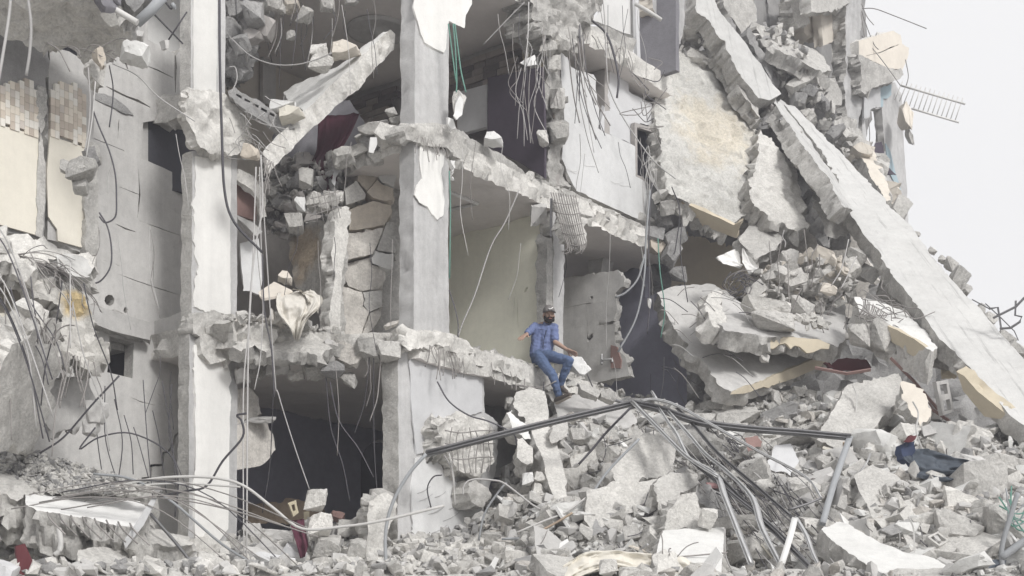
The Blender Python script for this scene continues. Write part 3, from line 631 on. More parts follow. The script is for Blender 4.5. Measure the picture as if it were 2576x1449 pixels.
lm = slab(PV(190, 16.9, 30), [(90, 735), (120, 722), (150, 735), (175, 725), (205, 738), (214, 760), (225, 800), (240, 850), (262, 855), (285, 875), (270, 905), (243, 915), (238, 930), (200, 905), (175, 890), (150, 905), (140, 850), (165, 820), (150, 790), (120, 760)], .5, 'rawlight', 'tall hanging mass of broken concrete with a yellowed patch', side='raw', rough=.08, jag=.08, edge=.1, grid=.07)
lm.data.materials[0] = mat('stained_mass', (.5, .485, .455), .28, bump=.8, stain=(tuple(W(192, 755, 16.8)), .22, (.58, .46, .26)))
rebars(lm, W(150, 890, 16.7), W(240, 920, 16.7), 9, Vector((.1, -.3, -1)), .5, spread=.3)
o = slab(P3((60, 860, 15.9), (140, 840, 16.4), (40, 1120, 16.5)), [(30, 870), (75, 852), (92, 830), (128, 824), (146, 850), (150, 905), (135, 960), (120, 1030), (108, 1080), (88, 1140), (40, 1138), (-10, 1130), (-60, 1120), (-30, 990), (5, 920)], .5, 'raw', 'big leaning concrete block standing on the left heap', side='rawlight', rough=.02, edge=.09)
rebars(o, W(95, 850, 16), W(145, 860, 16), 9, Vector((.3, -.2, .9)), .3, spread=.6)
slab(PV(100, 17.4, 40), [(-60, 690), (60, 700), (95, 735), (80, 860), (-60, 900)], .1, 'beige', 'torn beige wall scrap behind the hanging mass', name='wall_scrap', cat='wall scrap')
slab(PV(50, 17.0, 40), [(-60, 770), (20, 790), (60, 830), (50, 880), (-60, 880)], .12, 'cream', 'cream wall scrap behind the leaning block', name='wall_scrap', cat='wall scrap', rough=.01)
hg = cpx(208, 425, 16.9, 80, 60, -6, 'raw', 41, label='concrete lump hanging on bars against the cracked wall', k=4)
cpx(170, 418, 16.9, 36, 34, 20, 'raw', 42, label='smaller lump beside the one hanging on bars', k=6)
cpx(205, 470, 16.95, 44, 34, 0, 'raw', 43, label='lowest lump of those hanging on bars', k=1)
slab(PV(225, 17.2, 20), [(214, 372), (238, 366), (246, 400), (240, 412), (222, 395)], .15, 'rawdark', 'dark broken block end beside the mosaic tiles', edge=.02)
for k, (pts, dd) in enumerate([([(222, 170), (227, 260), (222, 330), (213, 380)], 17.0), ([(240, 205), (232, 300), (216, 400)], 17.0), ([(275, 165), (284, 215), (283, 260), (275, 320)], 17.4), ([(283, 160), (345, 190), (400, 245), (490, 305)], 17.6), ([(-10, 240), (20, 60), (28, -20)], 16.4), ([(66, 190), (75, 130), (78, 60), (68, -20)], 16.3)]):
    strand(pts, dd, .010 if k < 4 else .022, 'cablepale' if k != 2 else 'cable', label=['thin pale wire dangling past the mosaic tiles', 'second pale wire dangling past the mosaic tiles', 'dark wire hanging in front of the cracked wall', 'long pale wire slanting to the first column', 'wide pale hose hanging at the edge of the tiled wall', 'pale hose hanging over the overhanging slab end'][k])
for pts, lab in (([(235, 280), (250, 320), (275, 380), (290, 440), (293, 500), (290, 545), (265, 560), (250, 545)], 'dark looped cable against the cracked wall'), ([(250, 535), (270, 570), (280, 620), (278, 670), (255, 705), (230, 715)], 'dark cable curling below the looped cable'), ([(380, 28), (460, 110)], 'straight dark wire crossing another at the wall top'), ([(424, 100), (470, 30)], 'straight dark wire crossed by another at the wall top')):
    strand(pts, 17.6, .013, 'cable', label=lab)
for k in range(11):
    u = random.uniform(-10, 230); v = random.uniform(600, 780); L = random.uniform(150, 420); b = random.uniform(-60, 120)
    strand([(u, v), (u + b * .3, v + L * .35), (u + b * .8, v + L * .7), (u + b, v + L)], rough_on(15.7, 16.4), .009, random.choice(('cable', 'rebar', 'cablepale')), 'wire', 'loose wire dangling over the left heap', 'wire', 'loose wires over the left heap')
for k in range(6):
    u0 = -20; v0 = random.uniform(420, 760)
    strand([(u0, v0), (u0 + 40, v0 + 60), (u0 + 90, v0 + 190), (u0 + 110 + random.uniform(0, 60), v0 + 380)], rough_on(15.6, 16.2), .011, 'cablepale' if k % 2 else 'cable', 'wire', 'long wire bowing across the left edge', 'wire', 'long wires bowing at the left edge')
# bottom left: gravel heap, white-topped slab with bar stubs, second slab
ws = slab(P3((40, 1240, 16.6), (370, 1290, 17.0), (60, 1300, 15.9)), [(60, 1268), (70, 1240), (110, 1236), (260, 1250), (350, 1262), (378, 1285), (365, 1310), (340, 1330), (260, 1312), (150, 1292), (90, 1285)], .5, 'white', 'white-topped concrete slab end with a row of bar stubs', side='raw', rough=.02, edge=.09, up=True, vec=Vector((0, .12, -.48)))
for k in range(8):
    u = 108 + k * 30; p = W(u, 1292 + k * 4, 15.75 + k * .08); tube('rebar', [p + Vector((0, .15, .03)), p + Vector((.12, -.1, -.08)), p + Vector((.34, -.3, -.26))], .010, 'rebar', ws, sides=6)
tube('pipe_end', [W(148, 1330, 15.7), W(153, 1360, 15.65), W(150, 1385, 15.6), W(138, 1396, 15.6)], .03, 'pipe', ws, sides=10)
slab(P3((260, 1380, 16.3), (430, 1440, 16.6), (260, 1440, 15.8)), [(195, 1385), (250, 1375), (340, 1380), (400, 1410), (430, 1425), (420, 1470), (330, 1470), (230, 1440), (195, 1410)], .4, 'rawlight', 'cracked slab end lying under the white-topped slab', side='raw', edge=.09)
slab(P3((360, 1340, 17.0), (500, 1370, 17.4), (360, 1380, 16.5)), [(345, 1345), (400, 1335), (470, 1350), (498, 1368), (480, 1378), (430, 1375), (380, 1365)], .25, 'rawlight', 'flat broken slab leaf beside the foot of the first column', side='raw')
slab(PV(60, 15.5, 20), [(40, 1375), (62, 1368), (75, 1400), (92, 1440), (80, 1470), (55, 1460), (45, 1420)], .1, 'red', 'red cloth hanging in the hollow under the white-topped slab', name='red_cloth', cat='cloth', rough=.03, edge=.01, jag=.02)
slab(PV(360, 16.3, 10), [(383, 1252), (396, 1253), (362, 1320), (316, 1380), (310, 1362), (340, 1318)], .02, 'alu', 'bent flat metal strip across the white-topped slab', name='metal_strip', cat='metal strip', rough=.002, edge=.003, jag=.004)
cpx(15, 1440, 15.4, 70, 60, 15, 'panel', 61, label='grey smooth block at the hollow under the white-topped slab')
cpx(535, 1415, 17.6, 80, 40, 8, 'rawlight', 62, label='lump of broken concrete at the foot of the first column')
GV = []
for k in range(2600):
    u, v = random.uniform(-20, 400), random.uniform(1128, 1275)
    if v < 1132 + max(0, u - 60) * .28 or v > 1236: continue
    p = on_mound(u, v); t = (v - 1130) / 140; GV.append(W(u, v, 17.5 - 1.0 * t))
stuff('gravel', [tuple(p) for p in GV], [random.uniform(.03, .11) for p in GV], ['rawlight', 'raw', 'rawdark'], 'loose concrete gravel heaped behind the white-topped slab', 'gravel')
pp('rubble_bank', P3((0, 1140, 17.6), (400, 1240, 17.6), (0, 1270, 16.1)), [(-60, 1138), (60, 1138), (160, 1158), (270, 1200), (400, 1240), (380, 1250), (260, 1244), (110, 1238), (-60, 1250)], .6, 'raw', label='grey bank of crushed concrete behind the white-topped slab', cat='rubble bank', rough=.06, edge=.08, grid=.08, jag=.06)
for k in range(9):
    a = random.uniform(0, 1); u = 250 + 300 * a; v = 1225 + random.uniform(-15, 50)
    strand([(u - 260, v + 20), (u - 60, v - 10), (u + 120, v + random.uniform(-10, 50)), (u + 320, v + random.uniform(60, 230))], 16.3, .009, random.choice(('rebar', 'cable', 'rebar')), 'rebar', 'loose bar sprawling across the foot of the first column', 'rebar', 'loose bars at the first column')
for pts, r, m, lab in (([(235, 1192), (330, 1205), (430, 1260), (560, 1370), (660, 1430)], .02, 'pipegrey', 'thick grey hose sweeping down past the first column'), ([(300, 1222), (390, 1204), (480, 1199), (560, 1205), (620, 1226), (690, 1280), (760, 1330), (860, 1325), (960, 1310), (1118, 1272)], .022, 'pipe', 'long white hose arching across the dark lower room'),
                       ([(330, 1222), (450, 1216), (560, 1222), (605, 1225)], .016, 'pipe', 'shorter pale hose beside the long white hose'), ([(395, 1250), (470, 1235), (520, 1222), (560, 1160), (610, 1100), (608, 1060), (596, 1045), (620, 1040)], .017, 'cable', 'kinked dark rod crossing the first column foot'),
                       ([(378, 1292), (450, 1375), (510, 1455)], .026, 'aludark', 'dark metal bar leaning at the foot of the first column'), ([(100, 1140), (160, 1100), (230, 1020), (300, 945)], .014, 'cable', 'long dark bar leaning against the lower left wall'), ([(240, 1075), (200, 1130), (250, 1100), (330, 1090), (420, 1135), (448, 1200), (440, 1300)], .012, 'cable', 'dark cable arching before the stepped crack')):
    strand(pts, 16.8 if 'hose' in lab else 16.9, r, m, label=lab, cat='hose' if 'hose' in lab else 'bar', name='hose' if 'hose' in lab else 'metal_bar', sides=8)
for k in range(9):
    u = 240 + k * 24; strand([(u, random.uniform(940, 1080)), (u + random.uniform(-8, 25), 1110), (u + random.uniform(0, 60), random.uniform(1180, 1260))], 17.3, .008, 'cable', 'wire', 'thin dark wire hanging before the lower left wall', 'wire', 'thin wires before the lower left wall')
cpx(245, 1035, 17.2, 52, 60, 0, 'plaster', 71, label='plastered block end hanging on bars before the lower wall')
cpx(230, 1075, 17.2, 40, 40, 0, 'plaster', 72, label='lower plastered block end hanging on bars')
slab(PV(150, 17.4, 45), [(130, 960), (215, 940), (240, 1000), (215, 1070), (140, 1090), (100, 1060)], .15, 'plaster', 'cracked block wall remnant behind the leaning block', name='wall_remnant', cat='wall remnant')

# ------------------------------------------------------------------ first bay: between the two plastered columns
BAY = 'first bay'
# back wall trim, ceiling rose, hollow-brick beam
bp('pilaster', PA(4.5), [(662, 118), (694, 126), (694, 262), (662, 262)], .08, 'plaster', jag=.004, rough=.003, edge=.004, grid=.2)
bp('cornice', PA(4.52), [(684, 140), (790, 168), (790, 186), (684, 160)], .06, 'ceil', jag=.004, rough=.003, edge=.004, grid=.2)
rose = empty('ceiling_rose', PH(Z[3] - .32).hit(951, 72), 'round white moulded ceiling rose above the tilted slab', 'ceiling rose')
rc = PH(Z[3] - .31).hit(951, 74)
def lathe(name, c, prof, m, parent, n=28):
    V = [c + Vector((r * math.cos(2 * math.pi * k / n), r * math.sin(2 * math.pi * k / n), z)) for r, z in prof for k in range(n)]
    F = [(j * n + k, j * n + (k + 1) % n, (j + 1) * n + (k + 1) % n, (j + 1) * n + k) for j in range(len(prof) - 1) for k in range(n)]
    return put(name, mesh(name, V, F + [tuple((len(prof) - 1) * n + k for k in range(n))], [m], None, True), parent)
lathe('moulded_disc', rc, [(.5, 0), (.5, -.04), (.44, -.055), (.40, -.03), (.3, -.05), (.24, -.03), (.14, -.05), (.1, -.1), (.04, -.11)], 'plaster', rose)
tube('lamp_hook', [rc + Vector((0, 0, -.08)), rc + Vector((0, 0, -.16)), rc + Vector((.04, 0, -.18))], .012, 'cable', rose)
ds = slab(P3((659, 383, 19.0), (985, 73, 20.2), (777, 197, 20.9)), [(659, 383), (775, 272), (880, 173), (983, 72), (965, 82), (910, 124), (850, 165), (777, 197), (712, 233), (724, 253), (764, 277), (717, 330), (690, 350)], .3, 'whiteslab', 'long concrete slab tilted up against the ceiling rose', side='rawlight', up=True, jag=.02, rough=.02, edge=.05, vec=Vector((.06, .05, -.27)))
rebars(ds, W(661, 400, 18.9), W(690, 420, 18.9), 8, Vector((-.2, -.4, -.9)), .5, spread=.5)
cpx(810, 158, 19.6, 62, 46, 8, 'rawlight', 81, label='rounded lump resting on the long tilted slab', k=4)
cpx(803, 130, 19.8, 44, 30, -5, 'rawlight', 82, label='smaller lump behind the one on the tilted slab')
cpx(873, 124, 19.9, 76, 42, -8, 'beige', 83, label='tan-faced block resting high on the tilted slab', k=2)
hb = slab(PV(660, 19.2, 5), [(575, 232), (590, 222), (660, 262), (712, 300), (740, 318), (712, 330), (690, 322), (640, 288), (590, 258)], .2, 'rawdark', 'dark hollow-brick lintel fallen beside the first column', rough=.012, edge=.02, jag=.015,
          holes=[[(594 + k * 21, 234 + k * 12), (608 + k * 21, 241 + k * 12), (608 + k * 21, 247 + k * 12), (594 + k * 21, 240 + k * 12)] for k in range(5)])
cpx(712, 268, 19.4, 66, 32, 6, 'white', 84, label='white plastered block at the foot of the tilted slab', k=7)
cpx(735, 287, 19.2, 66, 40, -18, 'cream', 85, label='cream block lying on the foot of the tilted slab', k=2)
cpx(634, 382, 18.7, 50, 40, 8, 'stone', 86, label='tan broken board below the foot of the tilted slab', k=2)
# dark rubble hanging from the ceiling
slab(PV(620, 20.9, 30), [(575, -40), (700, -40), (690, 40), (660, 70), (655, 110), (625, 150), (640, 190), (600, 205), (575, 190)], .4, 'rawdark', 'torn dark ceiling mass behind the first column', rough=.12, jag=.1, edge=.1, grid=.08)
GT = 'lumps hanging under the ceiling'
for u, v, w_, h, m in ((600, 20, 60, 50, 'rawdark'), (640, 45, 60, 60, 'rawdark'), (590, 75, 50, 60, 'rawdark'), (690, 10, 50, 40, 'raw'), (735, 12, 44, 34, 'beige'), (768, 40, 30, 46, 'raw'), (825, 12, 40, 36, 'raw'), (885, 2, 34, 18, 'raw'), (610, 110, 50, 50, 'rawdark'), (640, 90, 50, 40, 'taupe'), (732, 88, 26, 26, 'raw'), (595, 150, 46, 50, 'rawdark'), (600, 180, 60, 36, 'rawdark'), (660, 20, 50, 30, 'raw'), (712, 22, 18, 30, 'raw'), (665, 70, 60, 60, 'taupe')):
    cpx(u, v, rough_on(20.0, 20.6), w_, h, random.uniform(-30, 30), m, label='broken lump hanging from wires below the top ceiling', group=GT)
for k in range(22):
    u = random.uniform(585, 920); v0 = random.uniform(-20, 60); L = random.uniform(60, 170)
    strand([(u, v0), (u + random.uniform(-8, 8), v0 + L * .5), (u + random.uniform(-25, 15), v0 + L)], rough_on(20, 21), .006, random.choice(('cablepale', 'cable', 'rebar')), 'wire', 'thin wire hanging from the top ceiling', 'wire', 'wires hanging from the top ceiling')
for k in range(26):
    u, v = random.uniform(575, 690), random.uniform(240, 370)
    strand([(u, v), (u + random.uniform(-20, 30), v + random.uniform(5, 30)), (u + random.uniform(0, 60), v + random.uniform(20, 60))], rough_on(18.9, 19.2), .006, random.choice(('rebar', 'cablepale')), 'wire', 'tangled wire beside the first column joint', 'wire', 'wire tangle beside the first column joint')
strand([(577, 92), (630, 140), (690, 162), (750, 162), (800, 148), (835, 133)], 19.0, .01, 'cablepale', label='pale cable sagging onto the tilted slab')
strand([(577, 168), (592, 170), (596, 200), (582, 232), (578, 232)], 18.9, .009, 'cablepale', label='pale wire loop beside the first column')
# dark hollow under the tilted slab
slab(PV(800, 21.6, 20), [(690, 300), (880, 250), (930, 330), (910, 520), (690, 560)], .1, 'dark', 'soot dark panel behind the curtain in the first bay', name='hollow_shade_sheet', cat='board')  # backing sheet; the hollow's shade is put into its dark colour
def cloth(L, R, n, m, folds, amp, d, name, label, cat='cloth', ph=0, th=.012, rows=18, double=True):
    """hanging or lying cloth between two edge lines given as (u, v, d)"""
    def at(P, t):
        k = t * (len(P) - 1); i = min(int(k), len(P) - 2); f = k - i; return P[i].lerp(P[i + 1], f)
    A = smooth_path([W(*q) for q in L]); B = smooth_path([W(*q) for q in R]); V, F = [], []
    for j in range(rows + 1):
        a, b = at(A, j / rows), at(B, j / rows)
        for i in range(n + 1):
            s = i / n; p = a.lerp(b, s); sw = s + .11 * math.sin(6.5 * s + ph + j * .06) + .05 * noise.noise((s * 3, j * .15, 4.2)); f = amp * (math.sin(sw * folds * 2 * math.pi + ph + 1.3 * math.sin(j * .2)) + .5 * math.sin(sw * folds * 4.7 * math.pi + j * .12)) * (.35 + .65 * j / rows)
            f += amp * (.9 * noise.noise((s * 4, j * .22, ph)) + .4 * noise.noise((s * 11, j * .5, ph))); V.append(p + Vector((f * .25, -f, 0)))
    for j in range(rows):
        for i in range(n): F.append((j * (n + 1) + i, j * (n + 1) + i + 1, (j + 1) * (n + 1) + i + 1, (j + 1) * (n + 1) + i))
    nv = len(V); V += [v + Vector((0, th, 0)) for v in V]; F += [tuple(k + nv for k in f[::-1]) for f in F]
    for j in range(rows):
        for i in (0, n): a = j * (n + 1) + i; F.append((a, a + n + 1, a + n + 1 + nv, a + nv))
    for i in range(n):
        for j in (0, rows): a = j * (n + 1) + i; F.append((a, a + 1, a + 1 + nv, a + nv))
    o = put(name, mesh(name, V, F, [m], None, True), None, label, cat); return recentre(o)
cloth([(800, 292, 21.2), (795, 380, 21.2), (775, 430, 21.1), (795, 490, 21.0)], [(905, 285, 21.2), (885, 330, 21.1), (850, 400, 21.0), (848, 485, 20.9)], 26, 'maroon', 3, .06, 21, 'curtain', 'maroon curtain hanging in the dark hollow of the first bay', 'curtain')
GD = 'lumps in the dark hollow'
for k in range(15):
    u, v = random.uniform(672, 800), random.uniform(400, 570)
    if u > 760 and v < 440: continue
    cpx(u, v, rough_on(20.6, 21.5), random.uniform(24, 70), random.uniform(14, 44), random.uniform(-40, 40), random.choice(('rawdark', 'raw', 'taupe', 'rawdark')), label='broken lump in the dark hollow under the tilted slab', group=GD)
for u, v, w_, h, m in ((758, 519, 30, 40, 'white'), (745, 562, 48, 46, 'raw'), (792, 505, 40, 50, 'rawlight'), (838, 500, 50, 40, 'raw'), (815, 515, 44, 44, 'raw'), (855, 492, 20, 30, 'rawlight'), (770, 445, 38, 50, 'raw')):
    cpx(u, v, 20.2, w_, h, random.uniform(-15, 15), m, label='pale lump on the rim of the dark hollow', group='lumps on the rim of the dark hollow')
for u, v, w_, h, m in ((940, 325, 80, 34, 'raw'), (975, 345, 64, 60, 'rawlight'), (905, 375, 90, 34, 'raw'), (1000, 305, 40, 30, 'rawlight'), (865, 395, 60, 40, 'raw'), (940, 365, 60, 40, 'rawdark'), (950, 400, 34, 30, 'raw'), (915, 350, 44, 26, 'rawlight'), (985, 285, 30, 22, 'raw'), (930, 345, 20, 14, 'redbrown')):
    cpx(u, v, rough_on(20.1, 20.6), w_, h, -18, m, label='lump on the sagging floor rim beside the second column', group='lumps on the sagging floor rim')
slab(PV(938, 19.9, 20), [(932, 345), (948, 345), (950, 362), (940, 385), (928, 382)], .02, 'white', 'torn white paper hanging from the sagging floor rim', name='paper', cat='paper', rough=.01, edge=.003, jag=.01, grid=.04)
slab(PV(840, 20.6, 20), [(830, 413), (855, 408), (862, 430), (848, 455), (842, 470), (832, 455), (836, 435)], .03, 'panel', 'crumpled grey rag on the curtain', name='rag', cat='rag', rough=.03, edge=.004, grid=.04)
rebars(ds, W(800, 500, 20.2), W(850, 520, 20.2), 1, Vector((0, -.2, 1)), .2)
for k in range(5): strand([(785 + k * 14, 488 - k * 4), (792 + k * 14, 520 - k * 3), (800 + k * 14, 560 - k * 3)], 19.95, .007, 'rebar', 'rebar', 'bar of the bent mesh over the curved slab top', 'rebar', 'bent mesh over the curved slab')
for k in range(3): strand([(780, 500 + k * 22), (820, 490 + k * 20), (860, 480 + k * 20)], 19.95, .007, 'rebar', 'rebar', 'bar of the bent mesh over the curved slab top', 'rebar', 'bent mesh over the curved slab')
def litter(n, fn, s0, s1, mats, label, cat='rubble', name='rubble'):
    Q = [fn() for _ in range(n)]; Q = [q for q in Q if q is not None]
    stuff(name, [tuple(q) for q in Q], [s0 + (s1 - s0) * random.random() ** 2.2 for q in Q], mats, label, cat, lev=2)
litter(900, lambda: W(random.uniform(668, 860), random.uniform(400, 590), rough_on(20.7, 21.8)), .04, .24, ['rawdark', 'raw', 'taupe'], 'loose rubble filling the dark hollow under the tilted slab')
litter(500, lambda: (lambda a, i: AI(a, i, Z[1] + .04))(random.uniform(-2.3, 0), random.uniform(.9, 2.6)), .03, .2, ['raw', 'rawlight', 'stonegrey'], 'loose rubble strewn on the first bay floor')
litter(500, lambda: (lambda a, i: AI(a, i, Z[1] + .03))(random.uniform(.2, 6), random.random() ** 1.6 * 2.5), .03, .16, ['raw', 'rawlight'], 'loose rubble along the floor rim beside the sitting man')
litter(400, lambda: (lambda a, i: AI(a, i, Z[2] + .03))(random.uniform(.0, 6), random.random() ** 1.6 * 2), .03, .16, ['raw', 'rawlight'], 'loose rubble along the upper floor rim')
# red panel, white sheet
tube('ceiling_moulding', [PH(Z[2] - .37).hit(u, v) for u, v in ((1120, 478), (1203, 512), (1120, 532))], .03, 'white', bld, smooth=False, sides=4)
slab(PV(625, 20.0, 40), [(596, 452), (645, 492), (645, 555), (596, 540)], .05, 'redbrown', 'red-brown board wedged beside the first column', name='board', cat='board', edge=.006, jag=.006, rough=.004)
slab(PV(630, 19.8, 40), [(597, 425), (640, 440), (668, 490), (672, 545), (655, 552), (648, 500), (630, 478), (597, 450)], .08, 'rawlight', 'pale torn slab rim around the red-brown board', edge=.03)
slab(PV(625, 19.9, 40), [(597, 540), (640, 562), (660, 585), (645, 598), (597, 552)], .1, 'plaster', 'plastered lintel piece under the red-brown board', edge=.02)
slab(PV(628, 20.2, 35), [(604, 612), (650, 600), (662, 690), (655, 740), (612, 732)], .04, 'marble', 'white board leaning beside the first column', name='board', cat='board', edge=.01, rough=.006, jag=.01)
# curved slab and stone-faced pillar
mat('stainedslab', (.40, .385, .36), .3, bump=.8, streak=.2, stain=(tuple(W(775, 640, 20.8)), .5, (.42, .345, .26)))
cs = slab(P3((700, 560, 21.3), (850, 520, 20.2), (740, 850, 20.7)), [(735, 600), (775, 552), (817, 562), (842, 545), (836, 600), (846, 640), (838, 700), (834, 780), (830, 850), (822, 805), (790, 745), (744, 722), (730, 652)], .2, 'stainedslab', 'curved rough slab standing beside the stone-faced pillar', side='raw', rough=.03, edge=.03)
slab(PV(850, 20.0, 50), [(850, 536), (878, 522), (880, 540), (873, 615), (864, 660), (860, 720), (853, 845), (834, 850), (828, 790), (841, 690), (834, 636), (850, 570)], .2, 'rawlight', 'pale snapped edge strip of the curved slab', side='raw', rough=.02, edge=.03, grid=.07)
sk = empty('stone_pillar', W(920, 870, 20.9), 'stone-faced pillar cracked into large tan and grey pieces', 'pillar')
ST = [([(970, 100), (1120, 85), (1128, 125), (1040, 222), (962, 150)], 'stone'), ([(1132, 75), (1265, 60), (1265, 110), (1243, 170), (1240, 208), (1150, 170), (1125, 132)], 'whiteslab'), ([(1118, 145), (1150, 182), (1240, 217), (1230, 300), (1180, 308), (1080, 288), (1040, 240)], 'stone'),
      ([(870, 220), (958, 152), (1000, 205), (1032, 252), (1028, 288), (950, 318), (880, 338)], 'rawlight'), ([(902, 362), (1090, 303), (1220, 342), (1225, 400), (1170, 488), (970, 528), (902, 523)], 'stone'), ([(890, 547), (960, 562), (1100, 514), (1166, 504), (1120, 640), (1080, 715), (880, 756)], 'stonegrey'),
      ([(1192, 462), (1240, 467), (1240, 540), (1265, 600), (1255, 700), (1114, 677), (1142, 600)], 'raw'), ([(1112, 688), (1250, 712), (1240, 790), (1215, 828), (1078, 778), (1072, 740)], 'whiteslab'), ([(880, 772), (1060, 738), (1073, 787), (1180, 832), (1180, 900), (1130, 968), (1000, 987), (900, 947), (867, 880)], 'stonegrey'),
      ([(852, 952), (1000, 998), (1018, 1060), (1008, 1100), (1058, 1150), (1000, 1328), (822, 1362), (842, 1150)], 'stonegrey'), ([(1008, 998), (1150, 978), (1150, 1108), (1052, 1146), (1013, 1090), (1023, 1050)], 'raw'), ([(1063, 1157), (1160, 1103), (1130, 1200), (1080, 1280), (994, 1332)], 'stonegrey')]
spl = P3((860, 430, 20.8), (1000, 430, 21.0), (880, 850, 20.75))
for pts, m in ST: (lambda of: pp('stone', Pl(spl.o + spl.n * of * (1 if spl.n.y < 0 else -1), spl.n), [(x / 3 + 577, y / 3 + 402.5) for x, y in pts], .3, m, parent=sk, jag=.02, rough=.035, edge=.04, grid=.1))(random.uniform(0, .09))
slab(PV(985, 21.4, 20), [(870, 420), (1010, 420), (1020, 900), (860, 880)], .1, 'raw', 'grey rubble core behind the stone-faced pillar', name='rubble_core', cat='rubble')
# floor rim with debris, blanket
for k in range(30):
    u = random.uniform(600, 1000); v = 790 + random.uniform(0, 50) + (40 if u < 850 else 20); 
    if 850 < u < 960 and v < 850: continue
    cpx(u, v, rough_on(19.5, 20.3), random.uniform(12, 44), random.uniform(8, 26), random.uniform(-25, 25), random.choice(('raw', 'rawlight', 'plaster', 'stonegrey')), label='debris lump on the broken floor of the first bay', group='debris on the first bay floor')
bs = slab(P3((600, 830, 19.4), (840, 850, 19.8), (620, 885, 19.0)), [(598, 838), (680, 822), (760, 830), (820, 848), (845, 872), (830, 888), (760, 885), (690, 880), (598, 875)], .2, 'rawlight', 'ragged balcony rim below the beige blanket', side='raw', rough=.05, jag=.06)
for u, v, w_, h, m in ((620, 910, 60, 40, 'plaster'), (650, 930, 50, 44, 'raw'), (700, 930, 60, 30, 'plaster'), (745, 945, 40, 26, 'rawlight'), (800, 915, 90, 60, 'raw'), (870, 900, 90, 60, 'stonegrey'), (930, 880, 80, 60, 'raw'), (880, 955, 40, 36, 'raw'), (980, 880, 60, 50, 'raw'), (920, 860, 40, 40, 'rawlight'), (610, 945, 40, 40, 'plaster'), (840, 930, 60, 40, 'rawdark'), (660, 900, 80, 30, 'raw')):
    cpx(u, v, rough_on(19.6, 20.1), w_, h, random.uniform(-14, 14), m, label='lump hanging under the broken floor of the first bay', group='lumps under the first bay floor')
cloth([(697, 738, 19.3), (694, 765, 19.0), (703, 795, 18.95), (722, 820, 18.9), (738, 848, 18.9)], [(790, 730, 19.5), (812, 752, 19.2), (800, 778, 19.0), (772, 805, 18.95), (752, 857, 18.95)], 60, 'cloth', 2.7, .06, 19, 'blanket', 'beige blanket draped over the broken floor rim', 'blanket', rows=30)
cloth([(735, 728, 19.3), (760, 735, 19.2), (775, 760, 19.1)], [(790, 738, 19.3), (805, 760, 19.2), (800, 790, 19.1)], 20, 'cloth', 1.5, .05, 19, 'blanket', 'folded beige blanket end behind the draped one', 'blanket')
slab(P3((690, 710, 19.6), (740, 735, 19.3), (650, 745, 19.2)), [(650, 735), (690, 708), (735, 730), (700, 745), (660, 752)], .03, 'beige', 'beige board lying beside the draped blanket', name='board', cat='board', up=True, edge=.006, jag=.02, rough=.004)
cpx(722, 700, 19.9, 40, 30, 20, 'beige', 91, label='beige block behind the draped blanket', k=2)
# lower room
slab(PV(645, 20.0, 48), [(590, 1072), (655, 1058), (676, 1056), (678, 1080), (690, 1092), (692, 1130), (680, 1150), (662, 1172), (590, 1186)], .25, 'stonegrey', 'grey cabinet side broken off beside the first column', name='cabinet_side', cat='cabinet', side='plaster', jag=.02, rough=.006, edge=.02)
slab(PV(640, 20.1, 40), [(590, 985), (625, 975), (650, 1000), (655, 1040), (640, 1055), (622, 1050), (590, 1065)], .15, 'stonegrey', 'torn plaster piece above the grey cabinet side', edge=.03)
cpx(660, 1056, 19.9, 70, 16, -4, 'plaster', 93, label='short beam stub above the grey cabinet side', k=3)
slab(PV(700, 22.0, 5), [(620, 1268), (800, 1262), (810, 1310), (620, 1325)], .1, 'wood', 'dusty wooden headboard lying in the dark lower room', name='headboard', cat='furniture', edge=.01, rough=.01)
for u, v, w_, h, t, m, lab in ((797, 1255, 56, 66, 5, 'rawlight', 'upper block of the leaning pillar stub in the lower room'), (808, 1320, 66, 70, -4, 'rawlight', 'middle block of the leaning pillar stub in the lower room'), (826, 1372, 70, 60, 8, 'raw', 'lower block of the leaning pillar stub in the lower room'), (815, 1425, 76, 64, 0, 'rawlight', 'bottom block of the leaning pillar stub in the lower room')):
    cpx(u, v, 19.3, w_, h, t, m, int(v), label=lab, k=4)
slab(PV(955, 19.4, 30), [(925, 1262), (950, 1245), (980, 1250), (985, 1280), (972, 1340), (965, 1400), (975, 1455), (910, 1455), (922, 1360)], .35, 'rawlight', 'slender pillar stub standing at the foot of the second column', side='raw', rough=.04)
cloth([(728, 1310, 19.2), (735, 1340, 19.1), (745, 1370, 19.0), (755, 1405, 18.9)], [(765, 1305, 19.2), (770, 1340, 19.1), (775, 1370, 19.0), (768, 1400, 18.9)], 16, 'maroon', 1.6, .05, 19, 'garment', 'dark purple garment lying in the lower room rubble', 'garment')
slab(PV(735, 19.8, 20), [(724, 1265), (745, 1258), (752, 1290), (738, 1300)], .04, 'ochre', 'small yellow crate board in the lower room', name='board', cat='board', edge=.004, jag=.005, rough=.002, holes=[[(733, 1270), (741, 1268), (744, 1284), (737, 1286)]])
slab(PV(770, 19.7, 20), [(765, 1288), (778, 1286), (778, 1305), (764, 1308)], .03, 'ochre', 'yellow rag beside the pillar stub in the lower room', name='rag', cat='rag', edge=.004, jag=.01, rough=.01)
